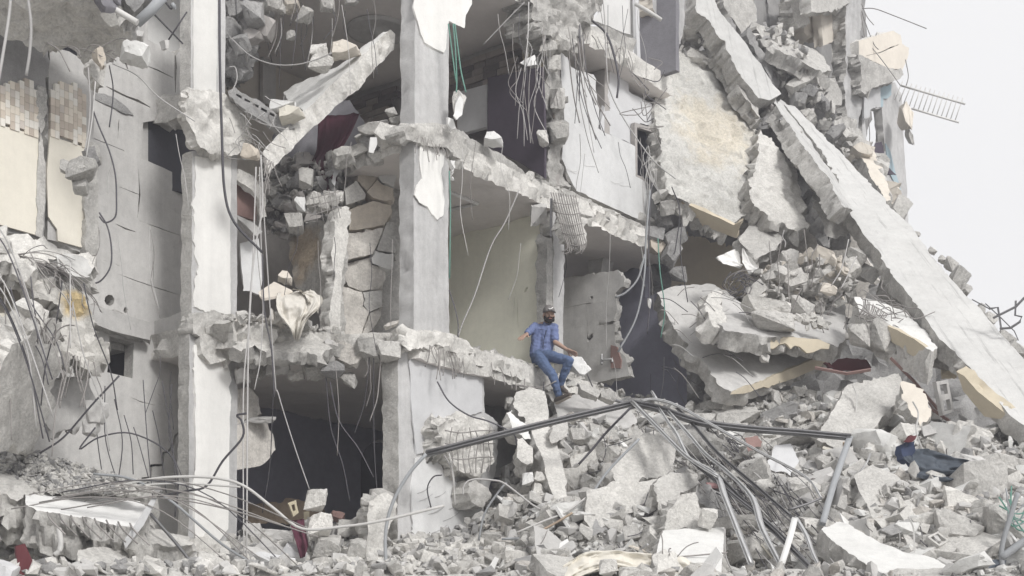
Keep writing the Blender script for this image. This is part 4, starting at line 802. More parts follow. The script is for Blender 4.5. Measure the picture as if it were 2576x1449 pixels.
for u, v, w_, h, t, m in ((640, 1345, 50, 56, 0, 'plaster'), (700, 1350, 90, 46, 8, 'plaster'), (690, 1385, 80, 40, 24, 'plaster'), (740, 1395, 60, 40, 30, 'panel'), (650, 1400, 80, 34, 20, 'plaster'), (700, 1430, 120, 44, 8, 'panel'), (880, 1330, 60, 50, 0, 'raw'), (900, 1380, 50, 60, 10, 'raw'), (890, 1430, 60, 50, 0, 'rawlight'), (850, 1300, 40, 26, 10, 'redbrown'), (620, 1440, 90, 50, 5, 'raw'), (760, 1440, 50, 44, 0, 'rawlight'), (905, 1310, 50, 30, -20, 'raw')):
    cpx(u, v, 20.3 - (v - 1300) * .012, w_, h, t, m, label='fallen block in the lower room between the columns', group='fallen blocks in the lower room')
for u, du, v0, v1, m in ((690, -30, 930, 1290, 'cable'), (820, 60, 950, 1260, 'cable'), (830, 110, 960, 1200, 'cable'), (932, -40, 870, 1090, 'cable'), (940, 5, 880, 1440, 'cable'), (775, 0, 1300, 1449, 'cablepale'), (960, -30, 880, 1060, 'rebar'), (925, -8, 880, 950, 'rebar')):
    strand([(u, v0), (u + du * .2, v0 + (v1 - v0) * .4), (u + du * .6 + 6, v0 + (v1 - v0) * .7), (u + du, v1)], 19.7, .009, m, 'cable', 'cable hanging into the dark lower room', 'cable', 'cables hanging into the lower room')
strand([(655, 400), (690, 930), (700, 990), (740, 1120), (778, 1230)], 18.8, .010, 'cablepale', label='long taut pale cable ending at the pillar stub')
for k, pts in enumerate([[(656, 390), (660, 520), (640, 640), (625, 860), (620, 1449)], [(552, -20), (553, 150), (558, 330), (565, 480), (590, 560), (660, 635)], [(660, 640), (665, 780), (683, 880), (690, 1000)], [(653, 420), (657, 620), (662, 760), (655, 900), (640, 980)], [(644, 420), (638, 600), (628, 800), (612, 1000), (614, 1449)]]):
    strand(pts, 18.2, (.014, .022, .013, .008, .011)[k], ('cablepale', 'cable', 'cable', 'cablepale', 'cablepale')[k], label=('long grey cable hanging down the first bay', 'thick dark cable running down the first column', 'dark cable below the end of the thick cable', 'thin pale cable twisting down the first bay', 'straight pale cable hanging beside the first column')[k], sides=7)

# finer hanging wires in front of the rooms
for k in range(46):
    u = random.choice((random.uniform(600, 1000), random.uniform(1135, 1380), random.uniform(1420, 1700), random.uniform(230, 470))); v0 = random.choice((-20, 330, 560, 880)) + random.uniform(0, 60); L = random.uniform(80, 300); b = random.uniform(-40, 40)
    dd = (PA(-.25).hit(u, v0).y if u > 1100 else 19.0 if u > 600 else 17.6)
    strand([(u, v0), (u + b * .2 + random.uniform(-8, 8), v0 + L * .3), (u + b * .4 + random.uniform(-12, 12), v0 + L * .6), (u + b, v0 + L)], dd, .0055, random.choice(('cable', 'cablepale', 'rebar')), 'wire', 'very thin wire dangling in front of the open rooms', 'wire', 'very thin wires before the rooms')
# ------------------------------------------------------------------ second bay furniture and hangings
slab(PB(2.6), [(1226, 196), (1363, 168), (1369, 300), (1370, 448), (1300, 405), (1226, 370)], .05, 'wardrobe', 'tall dark purple wardrobe side behind the ragged third column', name='wardrobe_panel', cat='wardrobe', jag=.004, rough=.003, edge=.004, grid=.3)
slab(PB(2.75), [(1150, 232), (1224, 212), (1226, 318), (1150, 338)], .1, 'panel', 'pale grey panel standing beside the dark purple wardrobe', name='wall_panel', cat='panel', jag=.004, rough=.003, edge=.004, grid=.3)
slab(PB(2.9), [(1315, 95), (1366, 85), (1368, 240), (1350, 250), (1345, 162), (1315, 152)], .05, 'ochre', 'yellowish board above the dark purple wardrobe', name='board', cat='board', jag=.01, rough=.003, edge=.006) 
bpanel = MATS['ochre']
for pts, m, lab in (([(1320, 150), (1345, 138), (1350, 162), (1325, 166), (1308, 158)], 'white', 'white torn card stuck over the wardrobe top'),):
    slab(PV(1330, 21.6, 20), pts, .03, m, lab, name='card', cat='card', edge=.004, jag=.01, rough=.01)
cpx(1153, 262, 20.2, 34, 60, 10, 'rawlight', 101, label='pale lump hanging beside the second column', k=3)
slab(PV(1152, 20.0, 20), [(1146, 262), (1158, 240), (1167, 255), (1162, 290), (1148, 303), (1138, 292)], .05, 'white', 'white plaster shard hanging beside the second column', name='plaster_shard', cat='plaster', edge=.01)
slab(PV(1142, 20.1, 30), [(1128, 297), (1140, 300), (1148, 322), (1138, 324), (1128, 312)], .04, 'white', 'small white shard on the slab beside the second column', name='plaster_shard', cat='plaster', edge=.01)
cpx(1245, 352, 21.0, 52, 34, 6, 'white', 102, label='white plaster lump on the upper slab rim', k=2)
slab(PV(1140, 20.1, 30), [(1134, 400), (1150, 404), (1150, 440), (1140, 456), (1130, 440)], .06, 'white', 'white plaster flap hanging under the upper slab', name='plaster_shard', cat='plaster', edge=.01)
for k, pts in enumerate([[(1140, 60), (1146, 130), (1149, 200), (1148, 232)], [(1144, 60), (1152, 120), (1160, 180), (1172, 232)], [(1128, 60), (1136, 120), (1147, 205)], [(1130, 430), (1133, 520), (1131, 700)]]):
    strand(pts, 20.0, .012, 'cablegreen', label=('green wire hanging straight beside the second column', 'green wire slanting away from the second column', 'short green wire beside the second column', 'green wire hanging below the upper slab by the second column')[k])
strand([(1306, 478), (1270, 560), (1235, 620), (1195, 740), (1165, 810), (1152, 848)], 20.6, .013, 'cablepale', label='long pale cable slanting across the yellow wall')
strand([(1130, 730), (1143, 770), (1152, 810), (1152, 848)], 20.3, .010, 'cable', label='dark cable standing beside the second column foot')
strand([(1216, 112), (1280, 45), (1320, 5)], 21, .008, 'cablepale', label='thin wire under the upper ceiling')
strand([(1330, 5), (1328, 90), (1322, 150), (1320, 180)], 21.2, .011, 'cablepale', label='pale wire hanging above the wardrobe')
GW = 'wires hanging over the wardrobe'
for k in range(16):
    u = random.uniform(1290, 1380); v0 = random.uniform(60, 180); L = random.uniform(100, 250)
    strand([(u, v0), (u + random.uniform(-15, 5), v0 + L * .3), (u + random.uniform(-25, 10), v0 + L * .6), (u + random.uniform(-20, 20), v0 + L)], rough_on(21.1, 21.7), .007, random.choice(('rebar', 'cablepale')), 'wire', 'thin wire hanging over the dark purple wardrobe', 'wire', GW)
GW = 'wires hanging over the white veined wall'
for k in range(13):
    u = random.uniform(1425, 1470); v0 = random.uniform(60, 110); L = random.uniform(120, 330); b = random.uniform(-10, 110)
    strand([(u, v0), (u + b * .15, v0 + L * .35), (u + b * .5, v0 + L * .7), (u + b, v0 + L)], rough_on(22.0, 22.4), random.choice((.007, .008, .012)), random.choice(('rebar', 'cablepale', 'cable')), 'wire', 'wire hanging over the white veined wall', 'wire', GW)
strand([(1490, 52), (1525, 85), (1545, 140), (1556, 200), (1552, 246)], 22.6, .022, 'cable', label='thick bent hose hanging at the grey panel')
strand([(1515, -20), (1522, 60), (1527, 180), (1535, 230), (1570, 300), (1640, 400), (1700, 450)], 22.4, .012, 'cablepale', label='long pale cable falling past the dark window')
GT = 'wires on the grey panel'
for k in range(14):
    u, v = random.uniform(1575, 1640), random.uniform(140, 330)
    strand([(u, v), (u + random.uniform(-20, 40), v + random.uniform(-10, 40)), (u + random.uniform(0, 70), v + random.uniform(-40, 70))], rough_on(23.4, 24.0), .009, random.choice(('cable', 'rebar')), 'wire', 'wire tangled beside the grey panel', 'wire', GT)
for k in range(10):
    u = random.uniform(1625, 1655); v = random.uniform(360, 430)
    strand([(u, v), (u + random.uniform(-15, 10), v + 30), (u + random.uniform(-15, 20), v + random.uniform(50, 110))], 23.6, .008, 'cablepale', 'wire', 'pale wire cluster end below the dark window', 'wire', 'pale wires below the dark window')
strand([(1598, 10), (1630, 28), (1664, 50)], 24.0, .04, 'pipe', 'pipe', 'pale wooden pole leaning at the dark doorway', 'pole', sides=8, smooth=False)
# hanging bundle of bars with crushed concrete
rb = empty('hanging_rebar_bundle', W(1430, 640, 21.9), 'bundle of bars with crushed concrete hanging from the slab rim', 'rebar bundle')
o = pp('crushed_core', P3((1400, 500, 22.0), (1440, 490, 22.1), (1440, 620, 21.8)), [(1396, 500), (1420, 492), (1446, 496), (1462, 540), (1474, 590), (1470, 612), (1448, 622), (1430, 610), (1412, 560)], .15, 'rawlight', parent=rb, rough=.05, jag=.05, edge=.06, grid=.06)
for k in range(11):
    t = k / 10; tube('rebar', [W(1386 + 62 * t, 484 + 8 * t, 21.85), W(1398 + 58 * t, 530, 21.7), W(1418 + 50 * t, 590, 21.68), W(1428 + 46 * t, 622 + 10 * math.sin(k), 21.66), W(1422 + 48 * t - 8, 634 + 6 * math.sin(k * 2), 21.7)], .009, 'rebar', rb, sides=5)
for k in range(5):
    v = 508 + k * 26; tube('rebar', [W(1392 + k * 7, v, 21.68), W(1425 + k * 6, v + 6, 21.64), W(1456 + k * 5, v + 2, 21.7)], .007, 'rebar', rb, sides=5)
cpx(1355, 540, 22.2, 42, 56, 0, 'plaster', 103, label='plaster lump stuck at the top of the yellow wall')
strand([(1387, 500), (1386, 560), (1386, 595)], 21.9, .03, 'aludark', 'metal_bar', 'dark metal channel hanging at the yellow wall end', 'metal bar', smooth=False, sides=4)
# cables in the dark third bay
for k, (pts, r, m) in enumerate([([(1635, 480), (1625, 600), (1620, 700), (1600, 800), (1555, 885)], .022, 'pipegrey'), ([(1622, 640), (1605, 700), (1575, 735), (1548, 748)], .022, 'pipegrey'), ([(1640, 460), (1632, 600), (1634, 760), (1628, 840)], .013, 'cable'), ([(1655, 600), (1660, 680), (1672, 780), (1662, 850)], .012, 'cablegreen'), ([(1690, 470), (1710, 530), (1700, 620), (1695, 640)], .012, 'cable'), ([(1715, 560), (1712, 640), (1730, 760)], .01, 'cable'), ([(1697, 800), (1700, 860), (1712, 920)], .012, 'pipe')]):
    strand(pts, 23.6, r, m, label=('grey conduit sweeping down the dark third bay', 'grey conduit curving left in the dark third bay', 'dark cable hanging straight in the third bay', 'green cable hanging in the third bay', 'dark cable hanging under the leaning slab', 'thin dark cable near the tan room wall', 'pale bar end hanging before the folded slab')[k], sides=7)
cpx(1633, 762, 23.5, 10, 26, 0, 'clothwhite', 104, label='white plug box hanging on a cable in the third bay', name='plug_box', cat='plug')
for u, v, w_, h, m in ((1640, 590, 60, 40, 'rawdark'), (1670, 560, 50, 60, 'rawdark'), (1650, 620, 44, 50, 'stone'), (1690, 640, 44, 60, 'rawdark'), (1700, 600, 60, 50, 'rawdark'), (1705, 690, 50, 40, 'rawdark'), (1625, 560, 60, 30, 'raw'), (1680, 520, 40, 40, 'raw'), (1600, 580, 40, 24, 'raw')):
    cpx(u, v, rough_on(24.4, 24.9), w_, h, random.uniform(-30, 30), m, label='dark lump in the torn corner above the third bay', group='lumps in the torn corner')

# ------------------------------------------------------------------ the collapsed right side
CTR = tuple(W(1825, 300, 25.6))
mat('tanpatch', (.56, .55, .52), .26, bump=1.0, stain=(CTR, 1.15, (.60, .555, .47)))
slA = slab(P3((1690, 140, 26.4), (1890, 300, 26.6), (1700, 500, 24.3)), [(1690, 128), (1720, 128), (1753, 160), (1800, 172), (1843, 182), (1860, 213), (1897, 260), (1903, 300), (1887, 350), (1890, 400), (1895, 470), (1880, 537), (1845, 567), (1790, 539), (1707, 502), (1680, 490), (1665, 433), (1660, 350), (1647, 317), (1643, 250), (1650, 200), (1677, 167)], .35, 'tanpatch', 'large leaning slab with a crumbly tan patch', side='rawlight', rough=.07, jag=.05, edge=.08, grid=.1)
slab(P3((1703, 505, 24.45), (1843, 567, 24.3), (1760, 570, 24.75)), [(1703, 503), (1790, 539), (1845, 566), (1866, 556), (1852, 600), (1800, 580), (1768, 571), (1757, 549), (1735, 546), (1703, 530)], .06, 'tan', 'tan painted rim under the large leaning slab', name='painted_rim', cat='painted rim', jag=.03, rough=.006, edge=.02, grid=.07)
slB = slab(P3((1910, 325, 26.2), (2020, 500, 25.6), (1900, 480, 25.0)), [(1910, 325), (1940, 350), (1963, 383), (1987, 407), (2007, 430), (2017, 483), (2022, 533), (2037, 570), (2027, 580), (1987, 573), (1943, 547), (1910, 513), (1884, 480), (1884, 458), (1903, 427), (1907, 383), (1900, 350)], .3, 'rawlight', 'rough second slab leaning beside the tan-patched one', side='raw', rough=.06, edge=.08)
slC = slab(P3((2040, 470, 25.8), (2130, 560, 25.4), (2080, 590, 25.0)), [(2032, 473), (2050, 467), (2090, 510), (2123, 547), (2134, 587), (2103, 603), (2077, 593), (2063, 553), (2043, 510)], .28, 'raw', 'narrow slab leaf leaning before the long white slab', side='rawdark', rough=.03)
LDIR = W(2576, 1062, 20.0) - W(1975, 262, 28.3)
mat('longwhite', (.56, .555, .54), .16, bump=.4, spots=.1, grain=LDIR)
mat('grained', (.52, .515, .50), .2, bump=.5, grain=LDIR)
LWP = P3((1975, 262, 28.3), (2576, 1062, 20.0), (2576, 907, 21.3))
slab(LWP, [(1972, 262), (2000, 268), (2047, 317), (2103, 370), (2157, 430), (2210, 483), (2232, 513), (2292, 570), (2325, 617), (2365, 670), (2425, 737), (2465, 777), (2515, 833), (2576, 905), (2700, 1050), (2700, 1180), (2576, 1070), (2539, 1043), (2490, 985), (2450, 935), (2365, 853), (2342, 823), (2315, 780), (2282, 737), (2249, 697), (2210, 632), (2170, 585), (2130, 520), (2105, 450), (2060, 370)], .28, 'longwhite', 'very long white slab sliding from the roof to the heap', side='raw', jag=.03, rough=.014, edge=.045, grid=.16)
slab(P3((1960, 255, 27.9), (2110, 450, 26.4), (1975, 262, 28.6)), [(1950, 262), (1966, 252), (2005, 290), (2053, 355), (2095, 410), (2125, 480), (2145, 530), (2120, 520), (2085, 450), (2040, 395), (2010, 350), (1985, 310)], .3, 'grained', 'pale ridge slab lying along the very long white slab', side='raw', rough=.02, jag=.03, edge=.04)
slab(P3((1755, -40, 26.4), (1960, 235, 26.6), (1750, 20, 26.1)), [(1752, -60), (1788, -60), (1802, 20), (1877, 110), (1930, 187), (1964, 238), (1938, 252), (1908, 247), (1860, 183), (1823, 110), (1750, 22)], .3, 'longwhite', 'upper long beam slanting down from the roof', side='raw', rough=.02, edge=.04, jag=.03)
slab(P3((1820, 110, 27.0), (1920, 250, 26.8), (1800, 110, 26.7)), [(1790, 95), (1815, 110), (1850, 160), (1880, 205), (1905, 245), (1915, 300), (1890, 270), (1860, 225), (1830, 170), (1800, 130)], .25, 'rawlight', 'thin split strip below the upper long beam', side='raw', rough=.04)
# yellowish strip on the far side of the white slab
slab(P3((2155, 355, 29.5), (2240, 480, 28.0), (2150, 390, 29.0)), [(2152, 350), (2175, 360), (2200, 385), (2215, 410), (2230, 455), (2242, 505), (2225, 505), (2205, 470), (2180, 420), (2160, 390)], .3, 'beige', 'yellowed slab strip behind the very long white slab', side='rawlight')
# mass of broken walls at the top
for pts, m, d, dg in (([(1810, -30), (1880, -30), (1905, 40), (1890, 70), (1905, 100), (1880, 120), (1850, 60), (1820, 20)], 'raw', 28.6, 40), ([(1880, 80), (1905, 95), (1935, 160), (1960, 210), (1955, 235), (1925, 180), (1900, 130)], 'rawdark', 28.3, 40), ([(1905, 60), (1930, 70), (1950, 130), (1985, 180), (2000, 250), (1980, 260), (1960, 200), (1930, 130)], 'raw', 28.6, 40), ([(1990, -20), (2032, -20), (2032, 60), (2010, 70), (1992, 40)], 'rawlight', 30, 40), ([(1930, -40), (1990, -40), (1990, 70), (1960, 100), (1935, 60)], 'plasterdark', 30.5, 40), ([(2020, -30), (2075, -30), (2075, 70), (2060, 100), (2030, 80)], 'beige', 30.6, 40)):
    slab(PV(pts[0][0], d, dg), pts, .3, m, 'tall grey wall shard standing in the broken roof mass', 'wall shards in the roof mass', name='wall_shard', cat='wall shard', edge=.07, rough=.04)
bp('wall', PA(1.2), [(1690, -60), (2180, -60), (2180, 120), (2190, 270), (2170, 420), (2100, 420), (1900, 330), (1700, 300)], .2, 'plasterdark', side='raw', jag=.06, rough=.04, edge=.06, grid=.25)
bp('wall', PA(.3), [(2066, -60), (2128, -60), (2124, 40), (2110, 100), (2070, 115), (2066, 60)], .2, 'beige', jag=.02, rough=.01, edge=.03, grid=.15)
bp('wall', PA(-.05), [(2040, -60), (2140, -60), (2140, 8), (2070, 32), (2040, 30)], .25, 'raw', jag=.03, rough=.02, edge=.04, grid=.12)
bp('column', PA(.0), [(2124, -60), (2162, -60), (2164, 60), (2160, 118), (2172, 170), (2170, 240), (2160, 330), (2134, 330), (2126, 200), (2128, 100)], .35, 'colgrey', side='raw', jag=.04, rough=.03, edge=.05, grid=.1)
tsl = slab(P3((1945, 85, 29.5), (2110, 190, 29.2), (1960, 120, 28.5)), [(1938, 100), (1952, 80), (1985, 92), (2030, 118), (2065, 135), (2085, 165), (2092, 180), (2060, 180), (2020, 160), (1975, 130), (1942, 115)], .3, 'raw', 'thick tilted roof slab jammed beside the far column', side='raw', up=True, jag=.03)
for pts, lab in (([(2005, 205), (2035, 200), (2048, 245), (2050, 270), (2020, 275)], 'rounded'), ([(2045, 210), (2070, 200), (2075, 260), (2050, 262)], 'square'), ([(2072, 200), (2100, 195), (2120, 240), (2118, 265), (2076, 262)], 'third')):
    slab(PV(2050, 29.2, 45), pts, .25, 'rawlight' if lab != 'third' else 'raw', {'rounded': 'rounded block wedged under the tilted roof slab', 'square': 'square block cracked off under the tilted roof slab', 'third': 'larger block beside the far column under the roof slab'}[lab], edge=.03, rough=.015, jag=.02)
bp('wall', PA(-.2), [(2160, 103), (2247, 77), (2266, 87), (2269, 112), (2287, 120), (2286, 138), (2275, 165), (2270, 176), (2230, 170), (2162, 137)], .2, 'beige', side='rawlight', jag=.02, rough=.008, edge=.03, grid=.1, holes=[crack([(2180, 140), (2215, 132), (2240, 120), (2262, 112)], 2.5)])
bp('floor_slab', PA(-.25), [(2158, 137), (2185, 150), (2230, 171), (2275, 178), (2262, 200), (2215, 215), (2172, 232), (2168, 180)], .6, 'raw', jag=.04, rough=.04, edge=.05, grid=.09)
bp('wall', PA(.1), [(2166, 231), (2215, 219), (2252, 207), (2268, 240), (2273, 350), (2276, 400), (2282, 480), (2285, 570), (2240, 560), (2200, 480), (2172, 400)], .2, 'colgrey', side='plaster', jag=.012, rough=.008, edge=.03, grid=.1,
   holes=[[(2191, 276), (2218, 272), (2222, 330), (2226, 380), (2215, 392), (2195, 380), (2180, 352), (2176, 300), (2191, 294)]])
bp('painted_panel', PA(.07), [(2213, 218), (2243, 212), (2243, 240), (2232, 248), (2222, 248), (2222, 268), (2214, 270)], .02, 'bluewall', jag=.006, rough=.003, edge=.003, grid=.15)
bp('painted_panel', PA(.07), [(2228, 360), (2240, 380), (2252, 430), (2268, 480), (2255, 470), (2236, 430)], .02, 'bluewall', jag=.006, rough=.003, edge=.003, grid=.15)
bp('wall', PA(-.05), [(2172, 225), (2215, 216), (2216, 270), (2190, 275), (2188, 292), (2174, 298)], .05, 'panel', jag=.01, rough=.004, edge=.01, grid=.15)
cpx(2278, 300, 32.5, 30, 76, 2, 'beige', 201, label='beige wall stub hanging at the far corner edge', k=3)
cpx(2288, 345, 32.5, 12, 44, -20, 'raw', 202, label='thin broken stub below the beige wall stub', k=3)
bp('wall', PA(-.3), [(2100, 300), (2150, 300), (2175, 340), (2180, 400), (2160, 420), (2120, 390), (2100, 350)], .3, 'raw', jag=.05, rough=.05, edge=.06, grid=.1)
gr = empty('window_grille', W(2345, 260, 33), 'white barred window grille sticking out sideways against the sky', 'grille')
tube('rail', [W(2266, 215, 33), W(2428, 262, 33)], .022, 'pipe', gr, smooth=False, sides=6)
tube('rail', [W(2293, 273, 33), W(2412, 308, 33)], .022, 'pipe', gr, smooth=False, sides=6)
for k in range(14):
    t = k / 13; tu, tv = 2271 + 151 * t, 204 + 43 * t; b = [tu - 20, tv + 58]
    if k < 3: b[1] -= 10
    tube('bar', [W(tu, tv, 33), W(b[0], b[1], 33)], .012, 'pipe', gr, smooth=False, sides=5)
for k, pts in enumerate([[(2166, 22), (2200, 22), (2250, 40), (2331, 72)], [(2162, 10), (2178, 60), (2198, 110), (2210, 125)], [(2165, 30), (2175, 90), (2183, 127)], [(2164, 0), (2180, 40), (2198, 63)], [(2168, 90), (2210, 140), (2240, 180), (2265, 215)], [(2278, 150), (2285, 190), (2280, 215)], [(2185, 300), (2188, 340), (2186, 365)]]):
    strand(pts, 31.5, .012, 'rebar', 'rebar', ('long bar curving out over the open sky', 'bent bar hanging beside the far column', 'short bar hanging beside the far column', 'topmost bar end at the far column', 'bar slanting over the far beige wall', 'bar curling at the far wall corner', 'bar dangling in the far window opening')[k], 'rebar')
tp_ = slab(PV(2210, 32, 30), [(2180, 378), (2220, 355), (2235, 420), (2255, 440), (2200, 430)], .03, 'wardrobe', 'dark cloth tent shape in the far window opening', name='dark_cloth', cat='cloth', rough=.02, edge=.004)
# crushed storeys behind the slabs
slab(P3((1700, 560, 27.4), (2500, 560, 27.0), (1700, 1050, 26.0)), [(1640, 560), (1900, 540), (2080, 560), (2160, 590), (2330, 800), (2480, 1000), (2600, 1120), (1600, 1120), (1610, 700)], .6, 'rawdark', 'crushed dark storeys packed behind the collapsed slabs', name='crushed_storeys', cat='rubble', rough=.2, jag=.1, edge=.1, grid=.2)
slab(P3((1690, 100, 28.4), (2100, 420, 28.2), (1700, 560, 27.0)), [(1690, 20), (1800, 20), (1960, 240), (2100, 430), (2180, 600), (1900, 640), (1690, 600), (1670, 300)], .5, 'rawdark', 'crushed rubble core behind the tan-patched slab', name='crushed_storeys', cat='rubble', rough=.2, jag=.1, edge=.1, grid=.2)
# lumps packed between slabs
def pack(n, region, d0, d1, s0, s1, mats, label, group, ind=.3):
    poly = np.array(region); lo, hi = poly.min(0), poly.max(0); L = []
    while len(L) < n:
        u, v = random.uniform(lo[0], hi[0]), random.uniform(lo[1], hi[1])
        if inside(np.array([[u, v]]), region)[0]: L.append((s0 + (s1 - s0) * random.random() ** 1.8, u, v, random.uniform(d0, d1)))
    L.sort(reverse=True); k = int(n * ind)
    for s, u, v, d in L[:k]: cpx(u, v, d, s * random.uniform(.8, 1.3), s * random.uniform(.6, 1.0), random.uniform(-50, 50), random.choice(mats), label=label, group=group)
    L = L[k:] + [(random.uniform(8, s0 + 4), random.uniform(lo[0], hi[0]), random.uniform(lo[1], hi[1]), random.uniform(d0, d1)) for _ in range(n * 4)]
    L = [q for q in L if inside(np.array([[q[1], q[2]]]), region)[0]]
    stuff('rubble', [tuple(W(u, v, d)) for s, u, v, d in L], [s / FPX * d for s, u, v, d in L], list(mats), 'loose rubble around each ' + label, 'rubble', lev=2)
pack(34, [(1700, 60), (1745, 40), (1800, 110), (1850, 190), (1760, 165), (1715, 130)], 26.6, 27.2, 22, 60, ('raw', 'rawlight', 'rawdark'), 'lump wedged above the tan-patched slab', 'lumps above the tan-patched slab')
pack(46, [(1900, 250), (1960, 270), (2010, 350), (2060, 420), (2120, 520), (2060, 500), (2030, 440), (1960, 370), (1920, 320)], 26.4, 27.2, 16, 46, ('raw', 'rawdark', 'rawdark', 'taupe'), 'dark lump in the cleft along the very long white slab', 'lumps in the cleft')
pack(70, [(1880, 60), (2000, 60), (2100, 280), (2170, 400), (2120, 400), (2020, 290), (1960, 220)], 28.6, 29.4, 18, 52, ('raw', 'rawlight', 'rawdark'), 'lump in the broken roof mass beside the far column', 'lumps in the roof mass')
pack(24, [(2100, 330), (2170, 330), (2240, 480), (2270, 560), (2220, 500), (2160, 430)], 29.0, 30.0, 20, 60, ('raw', 'rawlight', 'beige'), 'lump heaped against the far wall foot', 'lumps against the far wall')
for u, v, w_, h in ((2265, 520, 44, 60), (2345, 632, 22, 18), (2372, 655, 26, 18), (2390, 668, 40, 30), (2412, 706, 44, 60), (2432, 730, 24, 26), (2470, 780, 26, 30), (2488, 806, 40, 34), (2530, 850, 50, 30), (2560, 885, 60, 40), (2305, 590, 20, 16)):
    cpx(u, v, LWP.hit(u, v).y + .25, w_, h, 35, 'raw', label='lump on the sky edge of the very long white slab', group='lumps on the sky edge of the white slab')
# tan room
slab(PV(1780, 26.4, -25), [(1690, 590), (1760, 600), (1870, 625), (1880, 740), (1690, 740)], .1, 'tan', 'shaded tan room wall under the tan-patched slab', name='wall_remnant', cat='wall remnant', rough=.01)
slab(PV(2000, 26.8, -15), [(1860, 560), (2150, 560), (2200, 700), (2150, 800), (1860, 700)], .1, 'stonegrey', 'shaded tan wall above the packed rubble pile', name='wall_remnant', cat='wall remnant', rough=.02)
slab(P3((1870, 590, 24.8), (1960, 590, 25.0), (1900, 660, 24.4)), [(1860, 600), (1890, 560), (1930, 540), (1950, 575), (1970, 600), (1950, 630), (1900, 650), (1862, 610)], .2, 'raw', 'grey buckled slab piece above the white sheets', rough=.04)
for L, R, lab in (([(1800, 648, 23.9), (1815, 665, 23.8), (1862, 675, 23.8)], [(1850, 625, 24.0), (1858, 640, 23.9), (1866, 668, 23.8)], 'white torn sheet caught on the wire nest'), ([(1866, 626, 24.0), (1864, 660, 23.9), (1885, 692, 23.8)], [(1872, 626, 24.0), (1900, 665, 23.9), (1910, 672, 23.8)], 'second white sheet flap on the wire nest')):
    cloth(L, R, 14, 'clothwhite', .8, .05, 24, 'white_sheet', lab, 'sheet')
for k in range(42):
    a = random.uniform(0, 6.28); r = random.uniform(5, 42); u, v = 1858 + r * math.cos(a), 712 + r * .7 * math.sin(a); b = a + random.uniform(.8, 2.4); r2 = random.uniform(10, 60)
    strand([(u, v), (1858 + (r + r2) * .5 * math.cos((a + b) / 2), 716 + (r + r2) * .4 * math.sin((a + b) / 2)), (1862 + r2 * math.cos(b), 715 + r2 * .8 * math.sin(b))], rough_on(23.4, 23.9), .008, random.choice(('cable', 'rebar', 'cable')), 'wire', 'wire of the dark nest under the white sheets', 'wire', 'dark wire nest')
# folded slabs
slD = slab(P3((1653, 733, 24.4), (1840, 985, 22.3), (2100, 870, 24.2)), [(1653, 733), (1690, 720), (1790, 712), (1850, 760), (2060, 800), (2118, 842), (2105, 880), (2040, 908), (1940, 950), (1880, 972), (1840, 985), (1808, 970), (1773, 925), (1730, 870), (1700, 830), (1670, 780)], .3, 'plaster', 'wide grey slab folded down like an open book', side='raw', jag=.03, rough=.02, edge=.06, grid=.12)
slab(P3((1845, 985, 22.2), (2100, 880, 24.0), (1900, 985, 22.6)), [(1850, 984), (1880, 970), (1940, 948), (2040, 906), (2102, 878), (2105, 895), (2060, 925), (2010, 947), (1930, 976), (1870, 990), (1845, 992)], .06, 'tan', 'tan painted rim of the wide folded slab', name='painted_rim', cat='painted rim', jag=.012, rough=.005, edge=.01, grid=.08)
slE = slab(P3((1775, 770, 22.9), (2110, 860, 23.0), (1990, 760, 24.2)), [(1775, 770), (1800, 727), (1830, 735), (1900, 790), (1985, 790), (2000, 762), (2100, 740), (2130, 770), (2126, 855), (2108, 872), (2060, 852), (1925, 845), (1900, 840), (1830, 833), (1790, 802)], .3, 'plaster', 'flat slab lying on the wide folded slab', side='raw', jag=.03, rough=.02, edge=.06, grid=.1)
slab(PV(1870, 22.4, 10), [(1825, 833), (1870, 838), (1925, 845), (1922, 858), (1885, 863), (1868, 850)], .06, 'tan', 'short tan painted rim under the flat slab', name='painted_rim', cat='painted rim', jag=.02, rough=.005, edge=.01, grid=.07)
slab(PV(2000, 22.6, 8), [(1922, 846), (1990, 848), (2060, 853), (2088, 866), (2085, 878), (2065, 877), (2045, 886), (2030, 888), (2012, 872), (2000, 870), (1988, 880), (1975, 864), (1960, 868), (1945, 878), (1922, 872)], .06, 'tan', 'scalloped tan painted rim under the flat slab', name='painted_rim', cat='painted rim', jag=.02, rough=.005, edge=.01, grid=.07)
slab(P3((1780, 760, 22.6), (1830, 820, 22.4), (1800, 730, 23.0)), [(1773, 770), (1783, 742), (1800, 728), (1820, 735), (1815, 770), (1828, 800), (1825, 830), (1800, 815), (1785, 800)], .3, 'rawlight', 'crumbled rim lump at the end of the flat slab', rough=.06, grid=.06)
cpx(1935, 778, 22.7, 120, 44, 10, 'rawlight', 211, label='long crumbling lump on the flat slab', k=1)
cpx(1945, 815, 22.6, 120, 44, 4, 'raw', 212, label='rounded grey lump before the long crumbling one', k=0)
for k in range(22): cpx(random.uniform(1990, 2085), random.uniform(795, 825), 22.7, random.uniform(10, 26), random.uniform(8, 20), random.uniform(-30, 30), 'rawlight', label='small crumb on the flat slab', group='crumbs on the flat slab')
cpx(1923, 902, 22.6, 24, 26, 0, 'rawlight', 213, label='single lump stuck on the wide folded slab face')
pack(60, [(1900, 690), (1960, 650), (2060, 640), (2130, 650), (2160, 700), (2140, 760), (2020, 790), (1950, 780), (1890, 750)], 23.6, 24.6, 18, 62, ('raw', 'rawlight', 'raw', 'beige'), 'lump in the packed pile above the flat slab', 'lumps in the packed pile')
